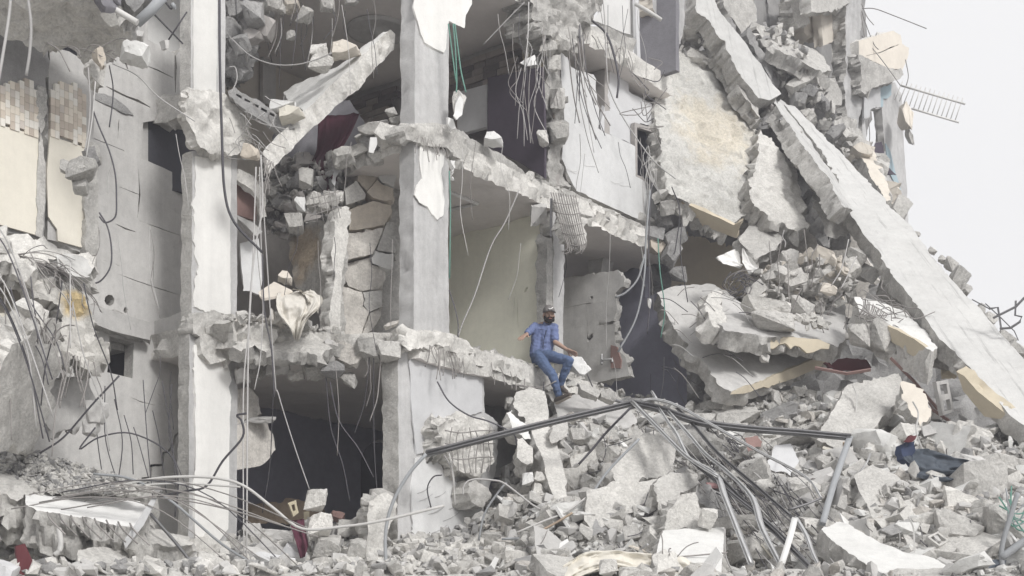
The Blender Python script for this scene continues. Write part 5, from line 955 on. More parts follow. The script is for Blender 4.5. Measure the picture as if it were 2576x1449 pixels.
for u, v, w_, h, t, lab in ((2000, 700, 60, 44, 0, 'angular pale block in the packed pile'), (2090, 700, 60, 40, 8, 'flat beige block in the packed pile'), (1965, 720, 90, 90, 10, 'large dim boulder beside the wire nest'), (2150, 650, 56, 60, 20, 'boulder under the very long white slab'), (2185, 690, 60, 50, 30, 'second boulder under the very long white slab'), (2230, 735, 60, 50, 30, 'third boulder wedged under the very long white slab'), (2258, 762, 50, 40, 20, 'round boulder low under the very long white slab')):
    cpx(u, v, 24.2, w_, h, t, 'rawlight' if 'pale' in lab else 'raw', label=lab)
slF = slab(P3((2149, 747, 23.0), (2362, 873, 21.6), (2199, 795, 22.4)), [(2149, 747), (2185, 752), (2240, 770), (2285, 792), (2315, 823), (2362, 873), (2345, 884), (2299, 849), (2232, 817), (2199, 796), (2165, 789)], .3, 'whiteslab', 'white-topped slab with a tan flank below the long white slab', side='raw', jag=.02, rough=.02, edge=.05, up=True, vec=Vector((-.05, .1, -.5)))
slab(P3((2232, 817, 22.0), (2345, 885, 21.5), (2280, 890, 21.9)), [(2232, 819), (2262, 832), (2299, 851), (2345, 886), (2340, 905), (2325, 915), (2300, 898), (2285, 890), (2262, 870), (2245, 862), (2230, 843)], .06, 'tan', 'tan flank of the white-topped slab', name='painted_rim', cat='painted rim', jag=.025, rough=.005, edge=.01, grid=.07)
for u, v, w_, h, t, lab in ((2160, 845, 60, 60, 0, 'round lump hanging below the white-topped slab'), (2210, 850, 70, 70, 30, 'shaded lump under the tan flank'), (2255, 880, 60, 44, 20, 'lower shaded lump under the tan flank'), (2368, 905, 50, 40, 20, 'lump between the tan flank and the long white slab'), (2390, 940, 40, 32, 20, 'tan-faced lump below the tan flank')):
    cpx(u, v, 22.2, w_, h, t, 'tan' if 'tan-faced' in lab else 'raw', label=lab)
slab(P3((2420, 960, 20.7), (2535, 1047, 20.2), (2480, 1050, 20.6)), [(2405, 935), (2425, 945), (2460, 985), (2500, 1018), (2535, 1046), (2520, 1055), (2498, 1051), (2476, 1048), (2440, 1005), (2422, 985)], .2, 'tan', 'tan painted underside showing along the long white slab', name='painted_rim', cat='painted rim', jag=.02, rough=.006, edge=.02, grid=.08)
GB = 'bars between the slabs'
for k in range(26):
    u, v = random.uniform(1880, 2320), random.uniform(560, 780)
    if v < 540 + (u - 2100) * .9: continue
    b = random.uniform(-50, 20); L = random.uniform(40, 170)
    strand([(u, v), (u + b * .3 + random.uniform(-10, 10), v + L * .4), (u + b * .6, v + L * .7), (u + b + random.uniform(-10, 10), v + L)], rough_on(22.9, 23.6), random.choice((.008, .01, .012)), random.choice(('rebar', 'rebar', 'cablepale')), 'rebar', 'bent bar strung between the collapsed slabs', 'rebar', GB)
for k in range(26):
    u, v = random.uniform(2140, 2280), random.uniform(720, 800); v += (u - 2140) * .35
    strand([(u, v), (u + random.uniform(10, 40), v + random.uniform(-10, 20)), (u + random.uniform(30, 90), v + random.uniform(0, 60))], rough_on(22.0, 22.6), .009, 'rebar', 'rebar', 'bar crossing the gap under the long white slab', 'rebar', 'bars under the long white slab')
for k in range(22): strand([(2170 + k * 3 + random.uniform(-4, 4), 748 + k * 2), (2172 + k * 2, 770 + k * 2), (2160 + k * 2, 790 + random.uniform(0, 12))], 22.2, .008, 'rebar', 'rebar', 'stirrup bar at the end of the white-topped slab', 'rebar', 'stirrups of the white-topped slab')
for k in range(26):
    u, v = random.uniform(1660, 1860), random.uniform(720, 940); a = random.uniform(-.6, 1.2); L = random.uniform(40, 120)
    strand([(u, v), (u + L * .4 * math.cos(a), v + L * .4 * math.sin(a) - 8), (u + L * math.cos(a), v + L * math.sin(a))], rough_on(22.4, 22.9), .008, random.choice(('rebar', 'cable', 'cablepale')), 'rebar', 'bar lying across the wide folded slab', 'rebar', 'bars across the folded slab')
# twisted frame against the sky
tf = empty('twisted_metal_frame', W(2520, 850, 21.6), 'twisted dark metal frame on the sky edge of the white slab', 'metal frame')
for pts in ([(1670, 920), (1735, 910), (1760, 1070)], [(1700, 990), (1870, 905), (1932, 840), (1990, 800)], [(1870, 860), (1865, 970), (1915, 980), (1900, 1020), (1830, 1065), (1750, 1070)], [(1640, 880), (1760, 990), (1860, 1090), (1890, 1160)], [(1540, 850), (1670, 920)]):
    tube('frame_bar', [W(x / 3 + 1932, y / 3 + 470, 21.6) for x, y in pts], .02 if pts[0][0] > 1650 else .01, 'aludark', tf, smooth=False, sides=4)
# ------------------------------------------------------------------ rubble slope
slope_u = (1225, 2600)
def mp(u, v): return on_mound(u, v)
# hero blocks on the slope (outlines from where they lie)
def hero(pts, th, m, label, d=None, tilt=.25, side='raw', **k):
    cu = sum(p[0] for p in pts) / len(pts); vb = max(p[1] for p in pts); vt = min(p[1] for p in pts); dd = min(d or 99, md(cu, min(vb, 1449)) - .15); dt = max(dd + .05, min(dd + tilt * (vb - vt) / 60, md(cu, vt) - .15))
    return slab(P3((cu - 50, vb, dd), (cu + 50, vb, dd + .1), (cu, vt, dt)), pts, th, m, label, side=side, **k)
hero([(1297, 990), (1330, 975), (1370, 985), (1385, 1060), (1420, 1180), (1432, 1270), (1392, 1272), (1385, 1240), (1370, 1170), (1330, 1080), (1300, 1030)], .45, 'rawlight', 'long pale block sliding down below the sitting man', 20.4, .35)
hero([(1390, 1000), (1441, 992), (1516, 1001), (1581, 1024), (1602, 1060), (1545, 1108), (1450, 1137), (1425, 1090), (1402, 1060)], .4, 'plaster', 'broad flat slab under the shoes of the sitting man', 21.0, .7)
hero([(1274, 1040), (1292, 1028), (1318, 1060), (1333, 1100), (1322, 1105), (1290, 1080)], .3, 'whiteslab', 'narrow pale block beside the long sliding block', 20.5)
hero([(1298, 1104), (1315, 1102), (1340, 1130), (1340, 1165), (1325, 1172), (1302, 1150)], .3, 'rawlight', 'pentagonal block under the narrow pale block', 20.2)
hero([(1388, 1063), (1430, 1060), (1432, 1100), (1396, 1110), (1386, 1090)], .3, 'raw', 'square block on the long sliding block', 20.3)
for u, v, w_, h, t, m, lab in ((1328, 1203, 30, 38, 0, 'white', 'white rounded stone below the rebar grid'), (1362, 1202, 36, 30, 10, 'rawlight', 'stone beside the white rounded one'), (1358, 1240, 40, 56, 10, 'rawlight', 'egg shaped boulder below the long sliding block'), (1290, 1268, 50, 26, 8, 'whiteslab', 'flat pale brick on the slope'), (1275, 1300, 56, 40, 20, 'raw', 'wedge of concrete beside the lower wall'), (1240, 1355, 60, 44, 0, 'raw', 'boulder at the corner of the lower wall'), (1340, 1298, 46, 20, -25, 'white', 'white board chip on the slope'), (1282, 1015, 26, 30, 0, 'rawlight', 'knob of concrete under the floor rim'), (1325, 1320, 40, 26, 10, 'raw', 'small wedge above the bottom rubble'), (1395, 1000, 30, 34, 0, 'raw', 'block under the heel of the sitting man'), (1455, 1100, 40, 40, 0, 'raw', 'shaded block under the broad flat slab'), (1440, 965, 30, 20, 0, 'rawlight', 'chip beside the knee of the sitting man'), (1455, 925, 60, 40, 30, 'white', 'white tile slab leaning behind the hand of the man'), (1480, 985, 60, 26, 20, 'raw', 'rubble lump along the sagging rim'), (1530, 1000, 50, 26, 20, 'raw', 'farther rubble lump along the sagging rim')):
    cpx(u, v, min(md(u, v) - .1, 20.2 if v > 1150 else (21.2 if v > 1030 else 21.9)), w_, h, t, m, label=lab)
hero([(1536, 1179), (1580, 1130), (1619, 1089), (1649, 1092), (1676, 1076), (1705, 1092), (1697, 1150), (1689, 1179), (1640, 1213), (1559, 1218)], .6, 'rawlight', 'big angular boulder below the fan of metal rails', 19.3, .3, rough=.05)
hero([(1476, 1243), (1543, 1212), (1643, 1206), (1660, 1215), (1650, 1245), (1640, 1283), (1556, 1290), (1533, 1320), (1490, 1340), (1470, 1300)], .6, 'rawlight', 'toppled concrete beam below the angular boulder', 18.6, .25, rough=.04)
hero([(1640, 1215), (1689, 1183), (1753, 1188), (1758, 1213), (1712, 1235), (1700, 1280), (1660, 1286), (1648, 1250)], .5, 'raw', 'knuckle block at the end of the toppled beam', 18.4, .25, rough=.05)
hero([(1683, 1286), (1712, 1245), (1759, 1233), (1768, 1326), (1672, 1336)], .5, 'rawlight', 'upright block above the white bottom slab', 18.0, .1)
hero([(1640, 1470), (1649, 1396), (1666, 1333), (1823, 1326), (1818, 1400), (1812, 1470)], .4, 'whiteslab', 'flat white slab at the bottom beside the blanket', 17.3, .9, jag=.02, rough=.012)
cpx(1782, 1300, 17.9, 44, 52, 10, 'rawlight', label='rounded stone on the white bottom slab')
hero([(1500, 1300), (1560, 1290), (1620, 1290), (1600, 1330), (1540, 1350), (1480, 1350)], .5, 'rawdark', 'shaded underside block below the toppled beam', 18.7)
hero([(2133, 971), (2209, 948), (2262, 938), (2272, 975), (2266, 1005), (2236, 1032), (2198, 1081), (2160, 1100), (2137, 1142), (2099, 1138), (2065, 1108), (2091, 1039)], .6, 'raw', 'huge tilted block beside the dark cave', 20.8, .35, rough=.04)
hero([(2272, 994), (2296, 964), (2320, 1000), (2342, 1051), (2315, 1083), (2290, 1040)], .25, 'beige', 'cream faced piece behind the huge tilted block', 20.9)
hero([(2148, 1195), (2198, 1165), (2247, 1203), (2270, 1260), (2285, 1301), (2281, 1339), (2221, 1336), (2190, 1298)], .6, 'raw', 'tall leaning boulder with a rust stain', 19.0, .3)
hero([(2270, 1260), (2350, 1241), (2380, 1294), (2331, 1374), (2289, 1389), (2274, 1347)], .6, 'raw', 'squared boulder beside the rust stained one', 18.4, .3)
hero([(2065, 1328), (2114, 1309), (2198, 1355), (2274, 1389), (2350, 1404), (2450, 1470), (2274, 1470), (2198, 1432), (2103, 1368)], .3, 'whiteslab', 'white curved slab at the foot of the heap', 17.6, .8, jag=.02, rough=.015)
hero([(1950, 1120), (1990, 1115), (2010, 1160), (1990, 1200), (1940, 1180)], .3, 'panel', 'grey metal sheet lodged in the slope', 20.0, name='metal_sheet', cat='metal sheet', rough=.02)
hero([(1870, 1105), (1905, 1098), (1912, 1125), (1880, 1140)], .2, 'redbrown', 'broken red-brown tile block on the slope', 20.6, name='clay_block', cat='block')
hero([(1740, 1215), (1800, 1250), (1850, 1300), (1830, 1330), (1780, 1290)], .2, 'rawdark', 'dark slab leaf under the metal rails', 18.6)
for u, v, w_, h, m in ((1345, 1150, 60, 80, 'rawlight'), (1400, 1145, 56, 70, 'raw'), (1440, 1215, 56, 80, 'rawlight'), (1310, 1232, 44, 40, 'raw'), (1470, 1170, 74, 56, 'rawlight'), (1515, 1135, 80, 54, 'raw'), (1490, 1225, 70, 60, 'raw'), (1410, 1305, 76, 46, 'rawlight'), (1360, 1335, 84, 46, 'raw'), (1850, 1055, 120, 60, 'raw'), (1960, 1048, 100, 64, 'rawdark'), (1905, 1180, 100, 74, 'raw'), (2020, 1235, 110, 76, 'rawlight'), (2105, 1245, 90, 60, 'raw'),
                      (2440, 1105, 100, 60, 'rawlight'), (2510, 1180, 120, 70, 'raw'), (2420, 1265, 120, 70, 'rawlight'), (2525, 1335, 130, 84, 'raw'), (2215, 1125, 90, 60, 'rawlight'), (1950, 1405, 110, 60, 'raw'), (2395, 1345, 100, 60, 'raw'), (2080, 1180, 70, 50, 'raw'), (1300, 1410, 90, 60, 'rawlight'), (1390, 1405, 80, 50, 'raw')):
    cpx(u, v, md(u, v) - .05, w_, h, random.uniform(-28, 28), m, label=('pale' if m == 'rawlight' else 'dark grey' if m == 'rawdark' else 'grey') + ' large block ' + ('spilling from the floor rim below the sitting man' if u < 1560 else 'among the rails and the folded slab' if u < 2130 else 'around the slate tarpaulin and its slope'), group='large blocks of the heap', name='concrete_block', cat='concrete block')
# one by one, the larger lumps of the slope
def zone(u, v):
    if v > 1385: return 'along the foot of the heap'
    return 'on the slope below the sitting man' if u < 1560 else 'among the fan of metal rails' if u < 1900 else 'below the wide folded slab' if u < 2140 else 'around the slate tarpaulin'
TONE = {'raw': 'grey', 'rawlight': 'pale', 'whiteslab': 'whitish', 'plaster': 'smooth grey', 'rawdark': 'dark grey', 'white': 'white', 'cream': 'cream', 'beige': 'beige', 'redbrown': 'red-brown'}
SLAB = 'concrete lumps on the rubble slope'
rs = random.Random(21); cnt = 0
while cnt < 95:
    u, v = rs.uniform(1240, 2570), rs.uniform(1010, 1449)
    if u < 1450 and v < 1290: continue
    p = mp(u, v); s = (.2 + .6 * rs.random() ** 1.8); mm_ = rs.choice(('raw', 'rawlight', 'raw', 'whiteslab', 'plaster', 'rawdark'))
    chunk(p + Vector((0, 0, s * .12)), (s * rs.uniform(.8, 1.3), s * rs.uniform(.7, 1.1), s * rs.uniform(.4, .8)), mm_, rs.random(), (rs.uniform(-.5, .5), rs.uniform(-.5, .5), rs.uniform(-3, 3)), TONE[mm_] + ' concrete lump ' + zone(u, v), SLAB); cnt += 1
for k in range(34):                                  # tilted slab fragments
    u, v = rs.uniform(1250, 2570), rs.uniform(1060, 1449)
    if u < 1460 and v < 1290: continue
    p = mp(u, v); s = rs.uniform(.25, .6); n = Vector((rs.uniform(-.7, .7), rs.uniform(-1, -.1), rs.uniform(.2, 1))).normalized(); x = n.cross(Vector((rs.uniform(-1, 1), .5, rs.uniform(-1, 1)))).normalized(); y = n.cross(x); q = rs.randint(4, 6)
    P = [p + Vector((0, -.05, .06)) + (x * math.cos(a) * s * rs.uniform(.7, 1.1) + y * math.sin(a) * s * rs.uniform(.4, .8)) for a in [2 * math.pi * j / q + rs.uniform(-.25, .25) for j in range(q)]]
    mm_ = rs.choice(('raw', 'rawlight', 'whiteslab', 'plaster')); o = plate('slab_fragment', P, rs.uniform(.1, .22), mm_, side='raw', jag=.04, rough=.015, edge=.04, grid=.1, label=TONE[mm_] + ' tilted slab fragment ' + zone(u, v), cat='slab fragment', group='slab fragments on the slope')
    if rs.random() < .45: rebars(o, P[0], P[1], 3, (P[0] - p).normalized(), .3, spread=.5)
# hollow concrete blocks
def block_mesh(m):
    bm = bmesh.new(); V, F = [], []
    def bxx(x0, x1, y0, y1, z0, z1):
        b = len(V); V.extend([(x, y, z) for z in (z0, z1) for x, y in ((x0, y0), (x1, y0), (x1, y1), (x0, y1))]); F.extend([tuple(b + i for i in f) for f in ((3, 2, 1, 0), (4, 5, 6, 7), (0, 1, 5, 4), (1, 2, 6, 5), (2, 3, 7, 6), (3, 0, 4, 7))])
    bm.free(); bxx(-.2, .2, -.1, -.072, 0, .2); bxx(-.2, .2, .072, .1, 0, .2)
    for x in (-.2, -.016, .168): bxx(x, x + .032, -.0715, .0715, .001, .199)
    return mesh('hollow_block', V, F, [m])
BM = [block_mesh(m) for m in ('raw', 'plaster', 'rawlight')]
for k in range(24):
    u, v = rs.uniform(1250, 2560), rs.uniform(1150, 1435); p = mp(u, v)
    o = link('hollow_block', rs.choice(BM), None, 'hollow concrete block half sunk ' + zone(u, v), 'concrete block', 'hollow blocks on the slope'); o.location = p + Vector((0, 0, .0)); o.rotation_euler = (rs.uniform(-1.5, 1.5), rs.uniform(-.6, .6), rs.uniform(-3, 3))
# what nobody could count
PT, SZ = [], []
while len(PT) < 9000:
    u, v = rs.uniform(1215, 2620), rs.uniform(985, 1470)
    if v > 1449: v = 1449 + (v - 1449) * 4
    p = mp(u, v); s = .02 + .22 * rs.random() ** 3.2
    PT.append((p.x + rs.uniform(-.05, .05), p.y + rs.uniform(-.1, .1), mound(p.x, p.y) + s * .2)); SZ.append(s)
stuff('rubble', PT, SZ, ['raw', 'rawlight', 'plaster', 'rawdark', 'whiteslab', 'stonegrey', 'raw'], 'loose small rubble covering the whole heap slope', 'rubble')
PT, SZ = [], []
while len(PT) < 2600:
    u, v = rs.uniform(-20, 1215), rs.uniform(1290, 1449); p = mp(u, v)
    if p.y > 24: continue
    s = .025 + .2 * rs.random() ** 2.4; PT.append((p.x, p.y + rs.uniform(-.1, .1), mound(p.x, p.y) + s * .2)); SZ.append(s)
stuff('rubble', PT, SZ, ['raw', 'rawlight', 'plaster', 'rawdark'], 'loose small rubble along the foot of the columns', 'rubble')
PT, SZ = [], []
while len(PT) < 7000:
    u, v = rs.uniform(1215, 2600), rs.uniform(1000, 1449); p = mp(u, v); PT.append((p.x + rs.uniform(-.05, .05), p.y + rs.uniform(-.08, .08), p.z + .01)); SZ.append(rs.uniform(.02, .06))
stuff('gravel', PT, SZ, ['raw', 'rawlight', 'plaster', 'rawdark'], 'fine concrete crumbs and dust over the heap slope', 'gravel')
# flat shards: tile, board and plaster scraps standing about
for k in range(60):
    u, v = rs.uniform(1240, 2570), rs.uniform(1060, 1449); p = mp(u, v); s = rs.uniform(.1, .32)
    n = Vector((rs.uniform(-1, 1), rs.uniform(-1, .2), rs.uniform(.3, 1))).normalized(); x = n.cross(Vector((0, 1, 0.2))).normalized(); y = n.cross(x); q = rs.randint(3, 5)
    P = [p + Vector((0, 0, .08)) + (x * math.cos(a) * s * rs.uniform(.7, 1.2) + y * math.sin(a) * s * rs.uniform(.35, .8)) for a in [2 * math.pi * j / q + rs.uniform(-.3, .3) for j in range(q)]]
    mm_ = rs.choice(('white', 'plaster', 'cream', 'beige', 'whiteslab', 'redbrown') if k % 9 == 0 else ('white', 'plaster', 'whiteslab'))
    plate('plaster_scrap', P, rs.uniform(.015, .04), mm_, jag=.01, rough=.003, edge=.004, grid=.15, label='flat ' + TONE[mm_] + ' plaster scrap ' + zone(u, v), cat='plaster scrap', group='plaster scraps on the slope')
# sticks and pipes
for k in range(40):
    u, v = rs.uniform(1250, 2560), rs.uniform(1080, 1449); p = mp(u, v) + Vector((0, 0, .08)); a = rs.uniform(-3, 3); L = rs.uniform(.2, .7); d = Vector((math.cos(a), math.sin(a) * .6, rs.uniform(-.35, .35)))
    tube('wooden_stick', [p - d * L * .5, p + d * L * .5], rs.uniform(.010, .022), rs.choice(('wood', 'rebar', 'alu', 'pipegrey')), None, 'short bar or stick lying ' + zone(u, v), 'stick', 'sticks on the slope', smooth=False, sides=4)
# ------------------------------------------------------------------ metal rails, frames and cables of the fan
def rail(pts, d, r, m, label, group=None, wide=1.6):
    r *= .68
    P = [W(q[0], q[1], q[2] if len(q) > 2 else d) for q in pts]
    pr = [(-r * wide, -r), (r * wide, -r), (r * wide, -r * .2), (r * .4, -r * .2), (r * .4, r * .5), (r * wide, r * .5), (r * wide, r), (-r * wide, r)]
    o = put('metal_rail', tube_mesh('metal_rail', P, r, m, prof=pr, sub=4), None, label, 'rail', group); return recentre(o)
rail([(1072, 1142, 19.2), (1277, 1089, 19.4), (1450, 1047, 19.6), (1592, 1014, 19.8)], 19, .05, 'aludark', 'long dark rail rising from the lower wall to the fan tip')
rail([(1588, 1014, 19.8), (1656, 1028, 19.7), (1759, 1062, 19.6), (1876, 1078, 19.6), (2010, 1088, 19.7), (2138, 1100, 19.8)], 19, .05, 'aludark', 'long dark rail running level from the fan tip')
rail([(1592, 1012, 19.7), (1640, 1062, 19.3), (1716, 1139, 18.9), (1753, 1166, 18.7), (1803, 1196, 18.5), (1823, 1249, 18.1), (1853, 1326, 17.7), (1890, 1420, 17.2)], 19, .034, 'alu', 'bright bent rail falling from the fan tip')
rail([(1656, 1023, 19.7), (1680, 1060, 19.5), (1703, 1093, 19.2), (1729, 1146, 18.9), (1760, 1172, 18.6), (1806, 1200, 18.4)], 19, .026, 'alu', 'short bright rail beside the bent one')
rail([(1676, 1029, 19.7), (1730, 1090, 19.3), (1776, 1143, 19.0), (1829, 1186, 18.6), (1893, 1253, 18.1), (1919, 1333, 17.6), (1985, 1460, 17.0)], 19, .034, 'alu', 'second bright bent rail of the fan')
rail([(1703, 1026, 19.9), (1750, 1075, 19.6), (1809, 1143, 19.2), (1909, 1229, 18.6), (1989, 1299, 18.1)], 19, .034, 'aludark', 'dark straight rail of the fan')
rail([(1600, 1016, 19.75), (1690, 1110, 19.1), (1740, 1160, 18.8), (1850, 1250, 18.2), (1960, 1340, 17.7), (2060, 1449, 17.1)], 19, .03, 'aludark', 'long dark rail under the bright bent ones')
rail([(1613, 1009, 19.6), (1649, 1005, 19.6), (1709, 1023, 19.5), (1809, 1079, 19.2), (1909, 1136, 19.0), (2026, 1199, 18.7), (2066, 1253, 18.4)], 19, .02, 'alu', 'thin arched rail over the fan')
rail([(2066, 1253, 18.4), (2030, 1268, 18.35), (1983, 1283, 18.3)], 19, .02, 'aludark', 'short return of the thin arched rail')
rail([(2138, 1100, 19.8), (2110, 1180, 19.2), (2085, 1260, 18.7), (2069, 1318, 18.3)], 19, .038, 'pipegrey', 'grey strut standing below the end of the level rail')
rail([(1999, 1306, 17.9), (1985, 1360, 17.5), (1966, 1420, 17.1)], 17, .035, 'white', 'white flat bar at the bottom of the fan')
rail([(2003, 1303, 18.0), (2030, 1350, 17.6), (2049, 1400, 17.3), (2085, 1470, 16.9)], 17, .024, 'alu', 'bright bar beside the white flat bar')
rail([(1810, 1200, 18.6), (1900, 1290, 18.1), (1990, 1380, 17.5), (2080, 1470, 17.0)], 17, .04, 'aludark', 'broad dark rail low in the fan')
rail([(1640, 985, 20.0), (1655, 1010, 19.8)], 19, .02, 'alu', 'short rail stub at the fan tip')
GC = 'cables of the fan'
for k in range(70):
    t = rs.random(); u0, v0 = 1690 + 160 * rs.random(), 1060 + 130 * rs.random(); du = rs.uniform(90, 330); dv = du * rs.uniform(.75, 1.3)
    pts = [(u0, v0), (u0 + du * .3 + rs.uniform(-15, 15), v0 + dv * .25), (u0 + du * .65 + rs.uniform(-20, 20), v0 + dv * .6), (u0 + du, v0 + dv)]
    strand([(u + rs.uniform(-14, 14), min(v + rs.uniform(-14, 14), 1475), md(u, min(v, 1445)) - rs.uniform(.05, .5)) for u, v in [pts[0], *[(pts[0][0] + (pts[3][0] - pts[0][0]) * t_, pts[0][1] + (pts[3][1] - pts[0][1]) * (t_ + .12 * math.sin(t_ * 3.1 + k))) for t_ in (.2, .4, .6, .8)], pts[3]]], 18, rs.choice((.006, .008, .010)), rs.choice(('cable', 'cable', 'cablepale', 'rebar')), 'cable', 'loose cable streaming down with the metal rails', 'cable', GC)
for k, (pts, r, m, lab) in enumerate([([(1592, 1020), (1528, 1085), (1490, 1130), (1456, 1168)], .022, 'cable', 'dark cable curving left from the fan tip'), ([(1608, 1104), (1528, 1187), (1475, 1263), (1414, 1328), (1349, 1351), (1262, 1356)], .022, 'pipegrey', 'grey hose sweeping along the slope foot'), ([(1475, 1252), (1420, 1290), (1370, 1310), (1300, 1340)], .018, 'pipe', 'pale hose beside the grey sweeping hose'), ([(1440, 1290), (1390, 1320), (1330, 1350)], .02, 'wood', 'brown lath beside the pale hose'),
       ([(1204, 1360), (1220, 1290), (1260, 1230), (1275, 1215)], .02, 'pipegrey', 'grey conduit rising at the lower wall corner'), ([(1165, 1245), (1168, 1220), (1190, 1206), (1240, 1208), (1272, 1218), (1340, 1270), (1380, 1290)], .016, 'cablepale', 'pale hooked cable before the lower wall'), ([(1072, 1142), (1030, 1190), (990, 1260), (970, 1340), (972, 1449)], .03, 'pipegrey', 'thick grey pipe bowing down beside the second column'),
       ([(1100, 960), (1130, 1010), (1180, 1045), (1230, 1060), (1290, 1090), (1300, 1120)], .014, 'cable', 'dark cable drooping across the lower wall'), ([(1368, 960), (1365, 1000), (1350, 1040), (1320, 1070)], .012, 'cable', 'thin cable hanging below the sitting man'), ([(1130, 1140), (1140, 1200), (1145, 1270)], .012, 'pipe', 'pale bar hanging before the lower wall'), ([(1118, 1145), (1140, 1190), (1143, 1245)], .012, 'cablepale', 'pale bent bar hanging before the lower wall'),
       ([(1085, 1280), (1075, 1230), (1090, 1200), (1112, 1195)], .012, 'cable', 'dark curl of cable on the lower wall'), ([(1320, 970), (1288, 968), (1360, 975), (1400, 958)], .012, 'rebar', 'bar sticking out below the sitting man'), ([(1425, 955), (1500, 990), (1590, 1020)], .03, 'aludark', 'dark pipe lying along the sagging rim'), ([(1470, 925), (1495, 985), (1497, 1010)], .012, 'cable', 'cable dropping over the sagging rim'),
       ([(1560, 1400), (1680, 1402), (1830, 1390)], .012, 'rebar', 'thin bar crossing above the blanket'), ([(1823, 1330), (1826, 1400), (1850, 1449)], .012, 'cablepale', 'pale cable at the edge of the white bottom slab')]):
    base = [20.1, 18.9, 18.8, 18.7, 19.5, 19.4, 18.8, 19.6, 21.3, 19.6, 19.6, 19.6, 21.5, 21.9, 22.2, 16.8, 17.1][k]
    strand(pts, base, r, m, label=lab, sides=7)
for k in range(40):
    u, v = rs.uniform(1240, 1660), rs.uniform(1000, 1400); a = rs.uniform(-2, 2); L = rs.uniform(30, 90); d = md(u, v) - rs.uniform(.1, .4)
    strand([(u, v), (u + L * .4 * math.cos(a) + 8, v + L * .4 * math.sin(a)), (u + L * math.cos(a), v + L * math.sin(a))], d, .008, rs.choice(('cable', 'rebar', 'cablepale')), 'wire', 'short wire poking from the slope below the man', 'wire', 'wires on the slope below the man')
for k in range(60):
    u, v = rs.uniform(1880, 2570), rs.uniform(950, 1420); a = rs.uniform(.6, 2.3); L = rs.uniform(40, 150); d = md(u, v) - rs.uniform(.1, .4)
    strand([(u, v), (u + L * .4 * math.cos(a) + rs.uniform(-12, 12), v + L * .4 * math.sin(a)), (u + L * math.cos(a), v + L * math.sin(a))], d, .008, rs.choice(('cable', 'rebar', 'cablepale')), 'wire', 'wire hanging over the far part of the slope', 'wire', 'wires on the far slope')
# blanket, tarp, clothes, odds and ends
mat('blanketmat', (.70, .665, .59), .10, bump=.15, stain=(tuple(W(1510, 1405, 16.5)), .2, (.46, .385, .29)))
cloth([(1412, 1424, 16.2), (1470, 1390, 16.3), (1540, 1385, 16.3), (1640, 1396, 16.3), (1720, 1404, 16.2), (1780, 1432, 16.1)], [(1425, 1470, 15.8), (1480, 1445, 15.9), (1545, 1435, 15.9), (1640, 1475, 15.9), (1720, 1485, 15.9), (1775, 1490, 15.8)], 22, 'blanketmat', 2.2, .09, 17, 'blanket', 'cream fleece blanket with brown print lying at the bottom', 'blanket', rows=60)
for u, v, w_, h in ((1530, 1425, 46, 50), (1600, 1442, 90, 40)): cpx(u, v, 15.7, w_, h, 5, 'rawlight', label='stone lying on the cream fleece blanket', group='stones on the blanket')
cloth([(2300, 1130, 19.3), (2335, 1132, 19.2), (2380, 1145, 19.2), (2425, 1161, 19.1)], [(2290, 1195, 18.9), (2330, 1205, 18.8), (2380, 1212, 18.8), (2444, 1192, 18.9)], 24, 'tarp', 2.4, .07, 19, 'tarp', 'dark slate tarpaulin crumpled on the slope', 'tarpaulin', rows=26)
cloth([(2270, 1150, 19.4), (2300, 1180, 19.1), (2350, 1205, 18.9), (2440, 1220, 18.8)], [(2290, 1145, 19.5), (2310, 1168, 19.2), (2360, 1195, 19.0), (2450, 1212, 18.9)], 8, 'tarp', 1, .03, 19, 'tarp', 'dark slate tarpaulin edge trailing under the crumpled one', 'tarpaulin')
slab(PV(2280, 19.6, 20), [(2266, 1120), (2285, 1105), (2305, 1110), (2300, 1150), (2270, 1155)], .1, 'blueclothes', 'navy cushion scrap beside the tarpaulin', name='cushion', cat='cushion')
slab(PV(2285, 19.5, 20), [(2275, 1112), (2290, 1095), (2308, 1098), (2295, 1112)], .04, 'red', 'red cloth scrap above the navy cushion', name='red_cloth', cat='cloth', edge=.01)
for u, v, w_, h, m, lab in ((2450, 1405, 66, 40, 'blueclothes', 'navy clothes bundle on the bottom rubble'), (2490, 1430, 70, 44, 'tarp', 'slate clothes bundle on the bottom rubble'), (1795, 1222, 40, 14, 'pink', 'pink cloth scrap between the rails'), (1577, 1064, 16, 12, 'pink', 'pink flower scrap on the broad flat slab'), (1720, 1440, 40, 20, 'ochre', 'x'), (2150, 1430, 90, 36, 'tarp', 'dark bag under the white curved slab'), (2126, 1222, 30, 20, 'clothwhite', 'white rag between the boulders')):
    if lab != 'x': cpx(u, v, md(u, v) - .2, w_, h, 5, m, label=lab, name='cloth_bundle', cat='cloth')
slab(PV(2120, 23.0, 15), [(2075, 912), (2130, 900), (2185, 915), (2170, 930), (2100, 935)], .08, 'red', 'dark red board in the cave under the folded slab', name='board', cat='board', edge=.01)
for k, pts in enumerate([[(2240, 900), (2300, 960), (2360, 1030)], [(2310, 980), (2345, 1030), (2390, 1060)], [(2050, 925), (2130, 940), (2190, 930)]]):
    strand(pts, 22.0, .035, 'redbrown', 'wooden_beam', ('red-brown timber under the tan flank', 'lower red-brown timber under the tan flank', 'red-brown timber in the cave under the folded slab')[k], 'timber', smooth=False, sides=4)
wf2 = slab(PV(2375, 21.2, 25), [(2355, 960), (2385, 955), (2400, 1035), (2372, 1045)], .08, 'plaster', 'broken shutter frame under the tan underside', name='shutter_frame', cat='shutter', jag=.004, rough=.003, edge=.004, holes=[[(2364, 968), (2381, 965), (2385, 990), (2368, 993)], [(2371, 1008), (2389, 1004), (2394, 1030), (2376, 1035)]])
